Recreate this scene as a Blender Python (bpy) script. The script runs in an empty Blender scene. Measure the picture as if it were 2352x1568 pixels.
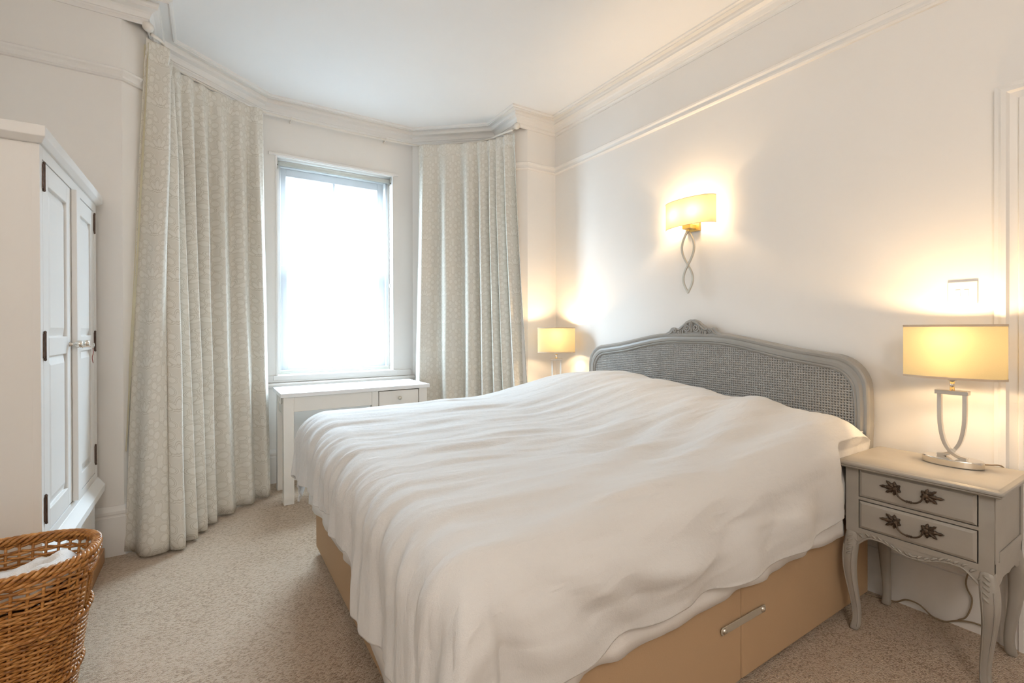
import bpy, bmesh, math, random
import numpy as np
from mathutils import Vector, Matrix

SC = bpy.context.scene
COL = SC.collection
PI = math.pi

# ------------------------------------------------------------------ camera
cam_d = bpy.data.cameras.new('camera')
cam = bpy.data.objects.new('camera', cam_d)
COL.objects.link(cam)
YAW, PITCH, ROLL = 0.5703, 0.0036, -0.0029
_fw = Vector((math.sin(YAW)*math.cos(PITCH), math.cos(YAW)*math.cos(PITCH), -math.sin(PITCH)))
_r = Vector((math.cos(YAW), -math.sin(YAW), 0)); _u = _r.cross(_fw)
_r2 = _r*math.cos(ROLL) + _u*math.sin(ROLL); _u2 = _u*math.cos(ROLL) - _r*math.sin(ROLL)
M = Matrix.Identity(4)
for i in range(3):
    M[i][0], M[i][1], M[i][2] = _r2[i], _u2[i], -_fw[i]
M[2][3] = 1.2
cam.matrix_world = M
cam_d.sensor_width = 36.0
cam_d.lens = 1085.5/2352*36.0
cam_d.shift_y = -25.1/2352
cam_d.clip_start = 0.02
SC.camera = cam

# ------------------------------------------------------------------ view, sky, lights
vs = SC.view_settings
SC.display_settings.display_device = 'sRGB'
vs.view_transform = 'Standard'; vs.look = 'None'; vs.gamma = 1.0; vs.use_curve_mapping = False
vs.exposure = 0.08
SC.cycles.max_bounces = 8
SC.cycles.diffuse_bounces = 5
SC.cycles.transparent_max_bounces = 12
SC.cycles.transmission_bounces = 8
SC.cycles.sample_clamp_indirect = 4.0
SC.cycles.caustics_reflective = False
SC.cycles.caustics_refractive = False
SC.cycles.use_denoising = True
SKY = 165.0
FILL_W = 49.0
LAMP_W = 7.6
SCONCE_W = 6.0
w = bpy.data.worlds.new('overcast_sky'); SC.world = w; w.use_nodes = True
bg = w.node_tree.nodes['Background']
bg.inputs[0].default_value = (0.66, 0.84, 1.0, 1)
_wn = w.node_tree; _tc = _wn.nodes.new('ShaderNodeTexCoord'); _sp = _wn.nodes.new('ShaderNodeSeparateXYZ')
_wn.links.new(_tc.outputs['Generated'], _sp.inputs[0])
_mr = _wn.nodes.new('ShaderNodeMapRange')          # overcast sky: zenith three times the horizon
_mr.inputs['From Min'].default_value = 0.0; _mr.inputs['From Max'].default_value = 1.0
_mr.inputs['To Min'].default_value = SKY/3; _mr.inputs['To Max'].default_value = SKY
_wn.links.new(_sp.outputs[2], _mr.inputs['Value']); _wn.links.new(_mr.outputs[0], bg.inputs[1])

pl = bpy.data.lights.new('window_portal', 'AREA'); pl.shape = 'RECTANGLE'; pl.size = 0.95; pl.size_y = 1.75
pl.cycles.is_portal = True
po = bpy.data.objects.new('window_portal', pl); COL.objects.link(po)
po.location = (0.918, 4.34, 1.70); po.rotation_euler = (-PI/2, 0, 0)

def lamp_light(name, loc, watts, col, size, kind='POINT'):
    l = bpy.data.lights.new(name, kind); l.energy = watts; l.color = col
    if kind == 'AREA':
        l.shape = 'DISK'; l.size = size
    else:
        l.shadow_soft_size = size
    o = bpy.data.objects.new(name, l); COL.objects.link(o); o.location = loc
    return o
WARM = (1.0, 0.69, 0.38)
lamp_light('added_fill_light', (-0.25, -1.2, 2.55), FILL_W, (1.0, 0.915, 0.835), 0.2)  # added fill light behind the camera, with no lamp body

# ------------------------------------------------------------------ materials
def newmat(name):
    m = bpy.data.materials.new(name); m.use_nodes = True
    nt = m.node_tree; b = nt.nodes['Principled BSDF']
    return m, nt, b
def N(nt, t, **k):
    n = nt.nodes.new(t)
    for a, v in k.items():
        setattr(n, a, v)
    return n
def ramp(nt, src, stops):
    r = N(nt, 'ShaderNodeValToRGB')
    e = r.color_ramp.elements
    while len(e) < len(stops): e.new(0.5)
    for el, (p, c) in zip(e, stops):
        el.position = p; el.color = (c[0], c[1], c[2], 1)
    nt.links.new(src, r.inputs[0])
    return r.outputs[0]
def noise(nt, scale, detail=3, rough=.5, stretch=None, coord='Object'):
    tc = N(nt, 'ShaderNodeTexCoord'); mp = N(nt, 'ShaderNodeMapping')
    if stretch: mp.inputs['Scale'].default_value = stretch
    nt.links.new(tc.outputs[coord], mp.inputs[0])
    n = N(nt, 'ShaderNodeTexNoise'); n.inputs['Scale'].default_value = scale
    n.inputs['Detail'].default_value = detail; n.inputs['Roughness'].default_value = rough
    nt.links.new(mp.outputs[0], n.inputs['Vector'])
    return n.outputs[0]
def bump(nt, b, h, strength, dist=.002):
    bp = N(nt, 'ShaderNodeBump'); bp.inputs['Strength'].default_value = strength
    bp.inputs['Distance'].default_value = dist
    nt.links.new(h, bp.inputs['Height']); nt.links.new(bp.outputs[0], b.inputs['Normal'])
def paint(name, col, rough=.55, var=.03, scale=3, bs=.08, bscale=180, metal=0.0, stretch=None):
    m, nt, b = newmat(name)
    f = noise(nt, scale, 3, .5, stretch)
    lo = [c*(1-var) for c in col]; hi = [min(1, c*(1+var)) for c in col]
    nt.links.new(ramp(nt, f, [(.3, lo), (.7, hi)]), b.inputs['Base Color'])
    b.inputs['Roughness'].default_value = rough; b.inputs['Metallic'].default_value = metal
    if bs: bump(nt, b, noise(nt, bscale, 2, .5, stretch), bs, .001)
    return m
MAT = {}
MAT['wall'] = paint('wall_paint', (.87, .845, .81), .75, .012, 2, .10, 260)
MAT['ceiling'] = paint('ceiling_paint', (.90, .895, .885), .8, .01, 2, .05, 200)
MAT['trim'] = paint('trim_gloss_paint', (.85, .83, .80), .38, .015, 4, .05, 40)
MAT['white'] = paint('white_furniture_paint', (.82, .81, .79), .42, .015, 3, .10, 60, 0, (1, 1, .06))
MAT['whitetop'] = paint('white_desk_paint', (.84, .84, .84), .35, .01, 3, .03, 60)
MAT['desk'] = paint('off_white_desk_paint', (.79, .755, .70), .42, .02, 5, .05, 60)
MAT['grey'] = paint('grey_painted_wood', (.345, .320, .283), .38, .06, 9, .18, 55, 0, (.25, 1, 1))
MAT['hgrey'] = paint('grey_headboard_paint', (.31, .298, .275), .38, .05, 9, .10, 70)
MAT['cane'] = paint('grey_cane', (.33, .315, .29), .5, .10, 60, .3, 300)
MAT['pine'] = paint('brown_pine', (.34, .17, .07), .5, .15, 8, .1, 40, 0, (1, .15, 1))
MAT['chrome'] = paint('polished_nickel', (.80, .76, .70), .12, .01, 5, 0, 10, 1.0)
MAT['steel'] = paint('brushed_steel', (.62, .58, .52), .3, .02, 30, .05, 200, 1.0)
MAT['champagne'] = paint('champagne_metal', (.56, .52, .44), .42, .03, 20, 0, 10, .55)
MAT['gold'] = paint('gold_fitting', (.75, .55, .22), .3, .03, 20, 0, 10, .9)
MAT['bronze'] = paint('dark_bronze', (.075, .05, .033), .42, .3, 40, .2, 120, .6)
MAT['hinge'] = paint('aged_iron', (.10, .065, .05), .5, .35, 60, .2, 120, .6)
MAT['switch'] = paint('white_plastic', (.86, .84, .80), .35, .005, 5, 0)
MAT['cable'] = paint('brown_cable', (.26, .19, .12), .5, .05, 10, 0)
MAT['cream'] = paint('cream_lining', (.72, .66, .48), .9, .03, 4, .15, 400)
MAT['pole'] = paint('pole_paint', (.80, .75, .68), .45, .02, 5, 0)
MAT['brick'] = paint('pale_brick', (.10, .08, .068), .9, .1, 2, .1, 30)
MAT['render'] = paint('white_render', (.85, .85, .83), .8, .03, 1, .1, 30)
MAT['pavement'] = paint('pavement', (.55, .56, .57), .9, .1, 1, .1, 30)
MAT['darkpane'] = paint('dark_window_pane', (.012, .014, .016), .2, .02, 2, 0)
MAT['red'] = paint('red_thread', (.22, .03, .025), .8, .1, 40, 0)

def glass_mat(name, tint, alpha):
    m, nt, b = newmat(name)
    for n in list(nt.nodes):
        if n.type != 'OUTPUT_MATERIAL': nt.nodes.remove(n)
    out = [n for n in nt.nodes if n.type == 'OUTPUT_MATERIAL'][0]
    t = N(nt, 'ShaderNodeBsdfTransparent'); t.inputs[0].default_value = (*tint, 1)
    g = N(nt, 'ShaderNodeBsdfGlossy'); g.inputs['Roughness'].default_value = .02
    mx = N(nt, 'ShaderNodeMixShader'); mx.inputs[0].default_value = alpha
    nt.links.new(t.outputs[0], mx.inputs[1]); nt.links.new(g.outputs[0], mx.inputs[2])
    nt.links.new(mx.outputs[0], out.inputs[0])
    return m
MAT['glass'] = glass_mat('window_glass', (.97, .98, .98), .05)

def sheer_mat(name, col, transp, transl):
    """cloth that lets some light straight through and scatters some"""
    m, nt, b = newmat(name)
    for n in list(nt.nodes):
        if n.type != 'OUTPUT_MATERIAL': nt.nodes.remove(n)
    out = [n for n in nt.nodes if n.type == 'OUTPUT_MATERIAL'][0]
    f = noise(nt, 500, 2)
    c = ramp(nt, f, [(.3, [x*.96 for x in col]), (.7, col)])
    d = N(nt, 'ShaderNodeBsdfDiffuse'); tl = N(nt, 'ShaderNodeBsdfTranslucent'); tr = N(nt, 'ShaderNodeBsdfTransparent')
    nt.links.new(c, d.inputs[0]); nt.links.new(c, tl.inputs[0])
    m1 = N(nt, 'ShaderNodeMixShader'); m1.inputs[0].default_value = transl
    nt.links.new(d.outputs[0], m1.inputs[1]); nt.links.new(tl.outputs[0], m1.inputs[2])
    m2 = N(nt, 'ShaderNodeMixShader'); m2.inputs[0].default_value = transp
    nt.links.new(m1.outputs[0], m2.inputs[1]); nt.links.new(tr.outputs[0], m2.inputs[2])
    nt.links.new(m2.outputs[0], out.inputs[0])
    return m
MAT['blind'] = sheer_mat('sheer_blind_fabric', (.16, .165, .172), .47, .75)
MAT['blindbar'] = sheer_mat('blind_hem_fabric', (.80, .80, .75), .04, .30)
MAT['shade'] = sheer_mat('cream_shade_fabric', (.60, .51, .30), .0, .085)
MAT['wallshade'] = sheer_mat('cream_wall_shade_fabric', (.66, .58, .36), .0, .14)
MAT['shadetrim'] = sheer_mat('shade_edge_fabric', (.78, .66, .52), .0, .25)

def cloth_mat(name, col, bs=.25, scale=700, sheen=.2, wr=.0):
    m, nt, b = newmat(name)
    f = noise(nt, 3, 3)
    nt.links.new(ramp(nt, f, [(.3, [c*.975 for c in col]), (.7, col)]), b.inputs['Base Color'])
    b.inputs['Roughness'].default_value = .85
    b.inputs['Sheen Weight'].default_value = sheen
    h = noise(nt, scale, 2)
    if wr:
        h2 = noise(nt, 14, 5, .6, (1, 2.2, 1))
        ad = N(nt, 'ShaderNodeMath', operation='MULTIPLY_ADD'); ad.inputs[1].default_value = wr
        nt.links.new(h2, ad.inputs[0]); nt.links.new(h, ad.inputs[2]); h = ad.outputs[0]
    bump(nt, b, h, bs, .0015)
    return m
MAT['duvet'] = cloth_mat('white_cotton', (.68, .668, .655), .38, 420, .1, 9.0)
MAT['sheet'] = cloth_mat('white_sheet', (.85, .83, .81), .25, 500, .1, 5.0)
MAT['towel'] = cloth_mat('white_towelling', (.82, .80, .78), .8, 260, .3)

def linen_mat(name, col):
    m, nt, b = newmat(name)
    f = noise(nt, 900, 2, .6, (1, 1, .12)); f2 = noise(nt, 900, 2, .6, (.12, .12, 1)); f3 = noise(nt, 4, 3)
    a = N(nt, 'ShaderNodeMath', operation='ADD'); nt.links.new(f, a.inputs[0]); nt.links.new(f2, a.inputs[1])
    a2 = N(nt, 'ShaderNodeMath', operation='MULTIPLY_ADD'); a2.inputs[1].default_value = .5
    nt.links.new(f3, a2.inputs[0]); nt.links.new(a.outputs[0], a2.inputs[2])
    nt.links.new(ramp(nt, a2.outputs[0], [(.85, [c*.80 for c in col]), (1.0, [c*1.16 for c in col])]), b.inputs['Base Color'])
    b.inputs['Roughness'].default_value = .8
    bump(nt, b, a.outputs[0], .3, .001)
    return m
MAT['divan'] = linen_mat('tan_linen', (.39, .262, .153))

def carpet_mat():
    m, nt, b = newmat('beige_loop_carpet')
    tc = N(nt, 'ShaderNodeTexCoord')
    mp = N(nt, 'ShaderNodeMapping'); mp.inputs['Rotation'].default_value = (0, 0, .35)
    mp.inputs['Scale'].default_value = (1, 1.9, 1)
    nt.links.new(tc.outputs['Object'], mp.inputs[0])
    v = N(nt, 'ShaderNodeTexVoronoi'); v.inputs['Scale'].default_value = 115; v.inputs['Randomness'].default_value = .55
    nt.links.new(mp.outputs[0], v.inputs['Vector'])
    n2 = noise(nt, 260, 3, .7); n3 = noise(nt, 2.2, 4, .6)
    sep = N(nt, 'ShaderNodeSeparateColor'); nt.links.new(v.outputs['Color'], sep.inputs[0])
    mx = N(nt, 'ShaderNodeMath', operation='MULTIPLY_ADD'); mx.inputs[1].default_value = .55
    nt.links.new(sep.outputs[0], mx.inputs[0]); nt.links.new(n2, mx.inputs[2])
    mx2 = N(nt, 'ShaderNodeMath', operation='MULTIPLY_ADD'); mx2.inputs[1].default_value = .45
    nt.links.new(n3, mx2.inputs[0]); nt.links.new(mx.outputs[0], mx2.inputs[2])
    c = ramp(nt, mx2.outputs[0], [(.55, (.25, .16, .092)), (.95, (.575, .42, .285)), (1.0, (.63, .49, .36))])
    c_el = c
    nt.links.new(c_el, b.inputs['Base Color'])
    b.inputs['Roughness'].default_value = .95; b.inputs['Sheen Weight'].default_value = .15
    inv = N(nt, 'ShaderNodeMath', operation='MULTIPLY_ADD'); inv.inputs[1].default_value = -1.2
    nt.links.new(v.outputs['Distance'], inv.inputs[0]); nt.links.new(n2, inv.inputs[2])
    bump(nt, b, inv.outputs[0], .9, .006)
    return m
MAT['carpet'] = carpet_mat()

def wicker_mat():
    m, nt, b = newmat('honey_wicker')
    f = noise(nt, 22, 3, .7, (1, 1, 5)); f2 = noise(nt, 120, 2)
    a = N(nt, 'ShaderNodeMath', operation='MULTIPLY_ADD'); a.inputs[1].default_value = .3
    nt.links.new(f2, a.inputs[0]); nt.links.new(f, a.inputs[2])
    nt.links.new(ramp(nt, a.outputs[0], [(.42, (.14, .045, .008)), (.62, (.36, .145, .030)), (.88, (.60, .31, .10))]), b.inputs['Base Color'])
    b.inputs['Roughness'].default_value = .33
    bump(nt, b, f2, .15, .001)
    return m
MAT['wicker'] = wicker_mat()

def damask_mat():
    """pale ogee-and-leaf curtain print laid out in the cloth's own coordinates"""
    m, nt, b = newmat('ogee_leaf_curtain_fabric')
    uv = N(nt, 'ShaderNodeUVMap'); uv.uv_map = 'cloth'
    nz = N(nt, 'ShaderNodeTexNoise'); nz.inputs['Scale'].default_value = 14; nz.inputs['Detail'].default_value = 1
    nt.links.new(uv.outputs[0], nz.inputs['Vector'])
    dm = N(nt, 'ShaderNodeVectorMath', operation='MULTIPLY_ADD'); dm.inputs[1].default_value = (.012, .012, 0)
    nt.links.new(nz.outputs['Color'], dm.inputs[0]); nt.links.new(uv.outputs[0], dm.inputs[2])
    sp = N(nt, 'ShaderNodeSeparateXYZ'); nt.links.new(dm.outputs[0], sp.inputs[0])
    def mth(op, a, bb=None, c=None):
        n = N(nt, 'ShaderNodeMath', operation=op)
        for i, v in enumerate((a, bb, c)):
            if v is None: continue
            if isinstance(v, (int, float)): n.inputs[i].default_value = v
            else: nt.links.new(v, n.inputs[i])
        return n.outputs[0]
    PU, PV = .300, .245
    fu = mth('FRACT', mth('MULTIPLY', sp.outputs[0], 1/PU)); x = mth('MULTIPLY', mth('ABSOLUTE', mth('SUBTRACT', fu, .5)), PU)
    y = mth('MULTIPLY', mth('FRACT', mth('MULTIPLY', sp.outputs[1], 1/PV)), PV)
    dist = None
    for cu, cv, ra, rb, an in ((0, .055, .011, .027, 0), (.024, .050, .010, .025, -35), (.046, .036, .010, .022, -62), (.084, .045, .024, .017, 20), (.110, .095, .022, .018, -30),
                               (.070, .110, .023, .017, 35), (.032, .128, .014, .021, -20), (.115, .148, .024, .018, 15), (.070, .168, .021, .017, -25), (.028, .190, .018, .013, 40),
                               (.108, .205, .023, .017, 30), (.140, .018, .013, .021, 10), (.142, .232, .012, .018, 0), (.062, .222, .021, .013, 10)):
        c_, s_ = math.cos(math.radians(an)), math.sin(math.radians(an))
        px = mth('SUBTRACT', x, cu); py = mth('SUBTRACT', y, cv)
        qx = mth('MULTIPLY', mth('ADD', mth('MULTIPLY', px, c_), mth('MULTIPLY', py, s_)), 1/ra)
        qy = mth('MULTIPLY', mth('SUBTRACT', mth('MULTIPLY', py, c_), mth('MULTIPLY', px, s_)), 1/rb)
        r = mth('SQRT', mth('ADD', mth('MULTIPLY', qx, qx), mth('MULTIPLY', qy, qy)))
        di = mth('MULTIPLY', mth('SUBTRACT', r, 1.0), min(ra, rb))
        dist = di if dist is None else mth('MINIMUM', dist, di)
    dn = mth('ADD', mth('MULTIPLY', dist, 26.0), .4)          # leaf edge at 0.4, one unit is 38 mm
    lo, mi, hi = (.66, .615, .535), (.77, .73, .655), (.82, .785, .715)
    r_ = ramp(nt, dn, [(.0, hi), (.375, hi), (.40, lo), (.445, lo), (.47, hi), (.51, hi), (.535, lo), (.575, lo), (.60, hi), (.64, hi), (.67, mi)])
    mix = N(nt, 'ShaderNodeMix', data_type='RGBA'); mix.inputs[0].default_value = 0
    nt.links.new(r_, mix.inputs[6])
    fib = N(nt, 'ShaderNodeTexNoise'); fib.inputs['Scale'].default_value = 900; nt.links.new(uv.outputs[0], fib.inputs['Vector'])
    for n in list(nt.nodes):
        if n.type == 'BSDF_PRINCIPLED': nt.nodes.remove(n)
    out = [n for n in nt.nodes if n.type == 'OUTPUT_MATERIAL'][0]
    bp = N(nt, 'ShaderNodeBump'); bp.inputs['Strength'].default_value = .3; bp.inputs['Distance'].default_value = .001
    nt.links.new(fib.outputs[0], bp.inputs['Height'])
    d = N(nt, 'ShaderNodeBsdfDiffuse'); t = N(nt, 'ShaderNodeBsdfTranslucent'); mx = N(nt, 'ShaderNodeMixShader'); mx.inputs[0].default_value = .10
    for s in (d, t):
        nt.links.new(mix.outputs[2], s.inputs[0]); nt.links.new(bp.outputs[0], s.inputs['Normal'])
    nt.links.new(d.outputs[0], mx.inputs[1]); nt.links.new(t.outputs[0], mx.inputs[2])
    nt.links.new(mx.outputs[0], out.inputs[0])
    return m
MAT['curtain'] = damask_mat()

# ------------------------------------------------------------------ mesh helpers
class MB:
    """collects shapes, then links them as ONE mesh object"""
    def __init__(s): s.v = []; s.f = []; s.uv = None
    def add(s, vs, fs):
        o = len(s.v); s.v += [tuple(map(float, p)) for p in vs]; s.f += [tuple(i+o for i in f) for f in fs]; return s
    def box(s, a, b):
        x0, y0, z0 = [min(p, q) for p, q in zip(a, b)]; x1, y1, z1 = [max(p, q) for p, q in zip(a, b)]
        return s.add([(x0,y0,z0),(x1,y0,z0),(x1,y1,z0),(x0,y1,z0),(x0,y0,z1),(x1,y0,z1),(x1,y1,z1),(x0,y1,z1)],
                     [(0,3,2,1),(4,5,6,7),(0,1,5,4),(1,2,6,5),(2,3,7,6),(3,0,4,7)])
    def frustum(s, a, b, a2, b2, z0, z1):
        """rectangle a-b at z0 to rectangle a2-b2 at z1"""
        return s.add([(a[0],a[1],z0),(b[0],a[1],z0),(b[0],b[1],z0),(a[0],b[1],z0),(a2[0],a2[1],z1),(b2[0],a2[1],z1),(b2[0],b2[1],z1),(a2[0],b2[1],z1)],
                     [(0,3,2,1),(4,5,6,7),(0,1,5,4),(1,2,6,5),(2,3,7,6),(3,0,4,7)])
    def tube(s, pts, r, n=8, caps=True, closed=False, flat=None):
        """round (or, with flat=(rx, ry, up), elliptical) bar along a path"""
        P = [Vector(p) for p in pts]; m = len(P)
        R = r if hasattr(r, '__len__') else [r]*m
        vs, fs = [], []; prev = None
        for i, p in enumerate(P):
            if closed: t = P[(i+1) % m]-P[i-1]
            else: t = P[min(i+1, m-1)]-P[max(i-1, 0)]
            t = t.normalized() if t.length > 1e-9 else Vector((0, 0, 1))
            if prev is None:
                a = Vector((0, 0, 1)) if abs(t.z) < .9 else Vector((1, 0, 0))
                nrm = (a - t*a.dot(t)).normalized()
            else:
                nrm = prev - t*prev.dot(t)
                nrm = nrm.normalized() if nrm.length > 1e-6 else prev
            prev = nrm; bn = t.cross(nrm)
            for k in range(n):
                an = 2*PI*k/n
                vs.append(p + (nrm*math.cos(an) + bn*math.sin(an))*R[i])
        for i in range(m if closed else m-1):
            j = (i+1) % m
            for k in range(n):
                k2 = (k+1) % n
                fs.append((i*n+k, i*n+k2, j*n+k2, j*n+k))
        if caps and not closed:
            fs.append(tuple(range(n-1, -1, -1))); fs.append(tuple((m-1)*n+k for k in range(n)))
        return s.add(vs, fs)
    def bar(s, pts, half_w, half_t, side):
        """rectangular bar along a path; side = fixed sideways axis (width half_w); thickness half_t across it"""
        P = [Vector(p) for p in pts]; m = len(P); S = Vector(side).normalized(); vs, fs = [], []
        W = half_w if hasattr(half_w, '__len__') else [half_w]*m
        T = half_t if hasattr(half_t, '__len__') else [half_t]*m
        for i, p in enumerate(P):
            t = (P[min(i+1, m-1)]-P[max(i-1, 0)]).normalized(); nn = t.cross(S).normalized()
            for a, b in ((1, 1), (1, -1), (-1, -1), (-1, 1)):
                vs.append(p + S*(a*W[i]) + nn*(b*T[i]))
        for i in range(m-1):
            for k in range(4):
                k2 = (k+1) % 4; fs.append((i*4+k, (i+1)*4+k, (i+1)*4+k2, i*4+k2))
        fs.append((0, 1, 2, 3)); fs.append(tuple((m-1)*4+k for k in (3, 2, 1, 0)))
        return s.add(vs, fs)
    def rings(s, loops, cap0=True, cap1=True):
        n = len(loops[0]); vs = [p for L in loops for p in L]; fs = []
        for i in range(len(loops)-1):
            for k in range(n):
                k2 = (k+1) % n; fs.append((i*n+k, i*n+k2, (i+1)*n+k2, (i+1)*n+k))
        if cap0: fs.append(tuple(range(n-1, -1, -1)))
        if cap1: fs.append(tuple((len(loops)-1)*n+k for k in range(n)))
        return s.add(vs, fs)
    def lathe(s, prof, c=(0, 0, 0), n=24, axis='z', sx=1, sy=1, cap0=True, cap1=True):
        L = []
        for r, h in prof:
            lp = []
            for k in range(n):
                a = 2*PI*k/n; x, y = r*math.cos(a)*sx, r*math.sin(a)*sy
                if axis == 'z': q = (x, y, h)
                elif axis == 'x': q = (h, x, y)
                else: q = (y, h, x)
                lp.append((c[0]+q[0], c[1]+q[1], c[2]+q[2]))
            L.append(lp)
        return s.rings(L, cap0, cap1)
    def prism(s, poly, a, b, plane='xz'):
        """polygon in a plane pushed from a to b along the third axis"""
        def P(u, v, w):
            return {'xz': (u, w, v), 'yz': (w, u, v), 'xy': (u, v, w)}[plane]
        n = len(poly)
        vs = [P(u, v, a) for u, v in poly] + [P(u, v, b) for u, v in poly]
        fs = [tuple(range(n-1, -1, -1)), tuple(range(n, 2*n))] + [(i, (i+1) % n, n+(i+1) % n, n+i) for i in range(n)]
        return s.add(vs, fs)
    def move(s, d, i0=0):
        s.v = [p if i < i0 else (p[0]+d[0], p[1]+d[1], p[2]+d[2]) for i, p in enumerate(s.v)]; return s
    def build(s, name, mat, parent=None, smooth=False, bevel=0, seg=2, solid=0, sub=0, fix=True):
        me = bpy.data.meshes.new(name); me.from_pydata(s.v, [], s.f); me.update()
        if fix:
            bm = bmesh.new(); bm.from_mesh(me)
            bmesh.ops.recalc_face_normals(bm, faces=bm.faces[:]); bm.to_mesh(me); bm.free()
        if s.uv is not None:
            ly = me.uv_layers.new(name='cloth')
            for lp in me.loops: ly.data[lp.index].uv = s.uv[lp.vertex_index]
        o = bpy.data.objects.new(name, me); COL.objects.link(o)
        me.materials.append(MAT[mat] if isinstance(mat, str) else mat)
        if smooth:
            for p in me.polygons: p.use_smooth = True
        if solid:
            md = o.modifiers.new('thickness', 'SOLIDIFY'); md.thickness = solid; md.offset = 0
        if bevel:
            md = o.modifiers.new('bevel', 'BEVEL'); md.width = bevel; md.segments = seg; md.limit_method = 'ANGLE'
            md.angle_limit = math.radians(35)
        if sub:
            md = o.modifiers.new('subdivision', 'SUBSURF'); md.levels = sub; md.render_levels = sub
        if parent is not None: o.parent = parent
        return o
def thing(name, label, cat, loc=(0, 0, 0), rz=0, group=None):
    o = bpy.data.objects.new(name, None); COL.objects.link(o)
    o.empty_display_size = .1; o.location = loc; o.rotation_euler = (0, 0, rz)
    return tag(o, label, cat, group)
def tag(o, label, cat, group=None):
    o['label'] = label; o['category'] = cat
    if group: o['group'] = group
    return o
def struct(o, label=None, cat='structure'):
    o['kind'] = 'structure'; o['category'] = cat
    if label: o['label'] = label
    return o
def dup(root, loc, rz, label):
    r = root.copy(); COL.objects.link(r); r.location = loc; r.rotation_euler = (0, 0, rz); r['label'] = label
    def kids(a, b):
        for ch in list(a.children):
            c = ch.copy(); COL.objects.link(c); c.parent = b; kids(ch, c)
    kids(root, r)
    return r
def sweep(path, prof, closed=False):
    """profile (offset to the left of the path, z) swept along a 2-D path with mitred corners"""
    P = [Vector((a, b)) for a, b in path]; m = len(P); loops = []
    for i in range(m):
        d0 = (P[i]-P[i-1]).normalized() if (i > 0 or closed) else None
        d1 = (P[(i+1) % m]-P[i]).normalized() if (i < m-1 or closed) else None
        if d0 is None: d0 = d1
        if d1 is None: d1 = d0
        n0 = Vector((-d0.y, d0.x)); n1 = Vector((-d1.y, d1.x)); k = 1+n0.dot(n1)
        mt = (n0+n1)/k
        loops.append([(P[i].x+mt.x*o, P[i].y+mt.y*o, z) for o, z in prof])
    b = MB(); b.rings(loops)
    return b
def lerp(a, b, t): return a+(b-a)*t
def smooth01(t): t = min(1, max(0, t)); return t*t*(3-2*t)
def polyat(pts, s):
    """point at fraction s of a polyline's length"""
    P = np.array(pts, float); d = np.r_[0, np.cumsum(np.hypot(*np.diff(P, axis=0).T))]; d /= d[-1]
    return np.array([np.interp(s, d, P[:, i]) for i in range(P.shape[1])])
def bez(pts, n=20):
    """Catmull-Rom through pts"""
    P = [Vector(p) for p in pts]; P = [P[0]*2-P[1]]+P+[P[-1]*2-P[-2]]; out = []
    for i in range(1, len(P)-2):
        for k in range(n):
            t = k/n; p0, p1, p2, p3 = P[i-1:i+3]
            out.append(.5*((2*p1)+(p2-p0)*t+(2*p0-5*p1+4*p2-p3)*t*t+(3*p1-p0-3*p2+p3)*t**3))
    out.append(P[-2]); return out
_rng = np.random.RandomState(7); _tab = _rng.rand(256, 256)*2-1
def vnoise(x, y):
    x = np.asarray(x, float); y = np.asarray(y, float)
    xi = np.floor(x).astype(int); yi = np.floor(y).astype(int); fx = x-xi; fy = y-yi
    fx = fx*fx*fx*(fx*(fx*6-15)+10); fy = fy*fy*fy*(fy*(fy*6-15)+10)
    g = lambda a, b: _tab[a % 256, b % 256]
    return (g(xi, yi)*(1-fx)+g(xi+1, yi)*fx)*(1-fy)+(g(xi, yi+1)*(1-fx)+g(xi+1, yi+1)*fx)*fy

# ------------------------------------------------------------------ setting
XL, XR, YF, YB, YC, ZC = -1.06, 2.549, 3.265, -1.60, 4.119, 2.98
BX0, BX1, BY0 = -.285, 2.155, 3.615          # bay opening and start of the splays
CX0, CX1 = .361, 1.568                        # bay centre wall
T = .14
struct(MB().box((XL-.2, YB-.2, -.12), (XR+.2, 4.5, 0)).build('floor', 'carpet'), 'beige looped wool carpet', 'floor')
struct(MB().box((XL-.2, YB-.2, ZC), (XR+.2, 4.5, ZC+.12)).build('ceiling', 'ceiling'), 'plain white ceiling', 'ceiling')
def wall(name, poly):
    return struct(MB().prism(poly, 0, ZC, 'xy').build(name, 'wall'), None, 'wall')
wall('wall_left', [(XL, YB), (XL, YF+T), (XL-T, YF+T), (XL-T, YB)])
wall('wall_back', [(XL-T, YB), (XR+T, YB), (XR+T, YB-T), (XL-T, YB-T)])
wall('wall_far_left', [(XL, YF), (-.388, YF), (BX0, YF+.10), (BX0, YF+T+.02), (BX0-.10, YF+T+.02), (XL, YF+T)])
wall('wall_bay_left', [(BX0, YF+T+.02), (BX0, BY0), (CX0, YC), (CX0-.05, YC+.16), (BX0-.12, BY0+.08), (BX0-.12, YF+T+.02)])
wall('wall_bay_right', [(BX1, YF+T+.02), (BX1, BY0), (CX1, YC), (CX1+.05, YC+.16), (BX1+.12, BY0+.08), (BX1+.12, YF+T+.02)])
wall('wall_far_right', [(XR, YF), (2.252, YF), (BX1, YF+.10), (BX1, YF+T+.02), (BX1+.10, YF+T+.02), (XR, YF+T)])
# right wall with its door opening
DY0, DY1, DZ = .44, -.40, 2.03
b = MB().box((XR, DY0, 0), (XR+T, YF+T, ZC)).box((XR, YB, 0), (XR+T, DY1, ZC)).box((XR, DY1, DZ), (XR+T, DY0, ZC))
struct(b.build('wall_right', 'wall'), None, 'wall')
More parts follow.
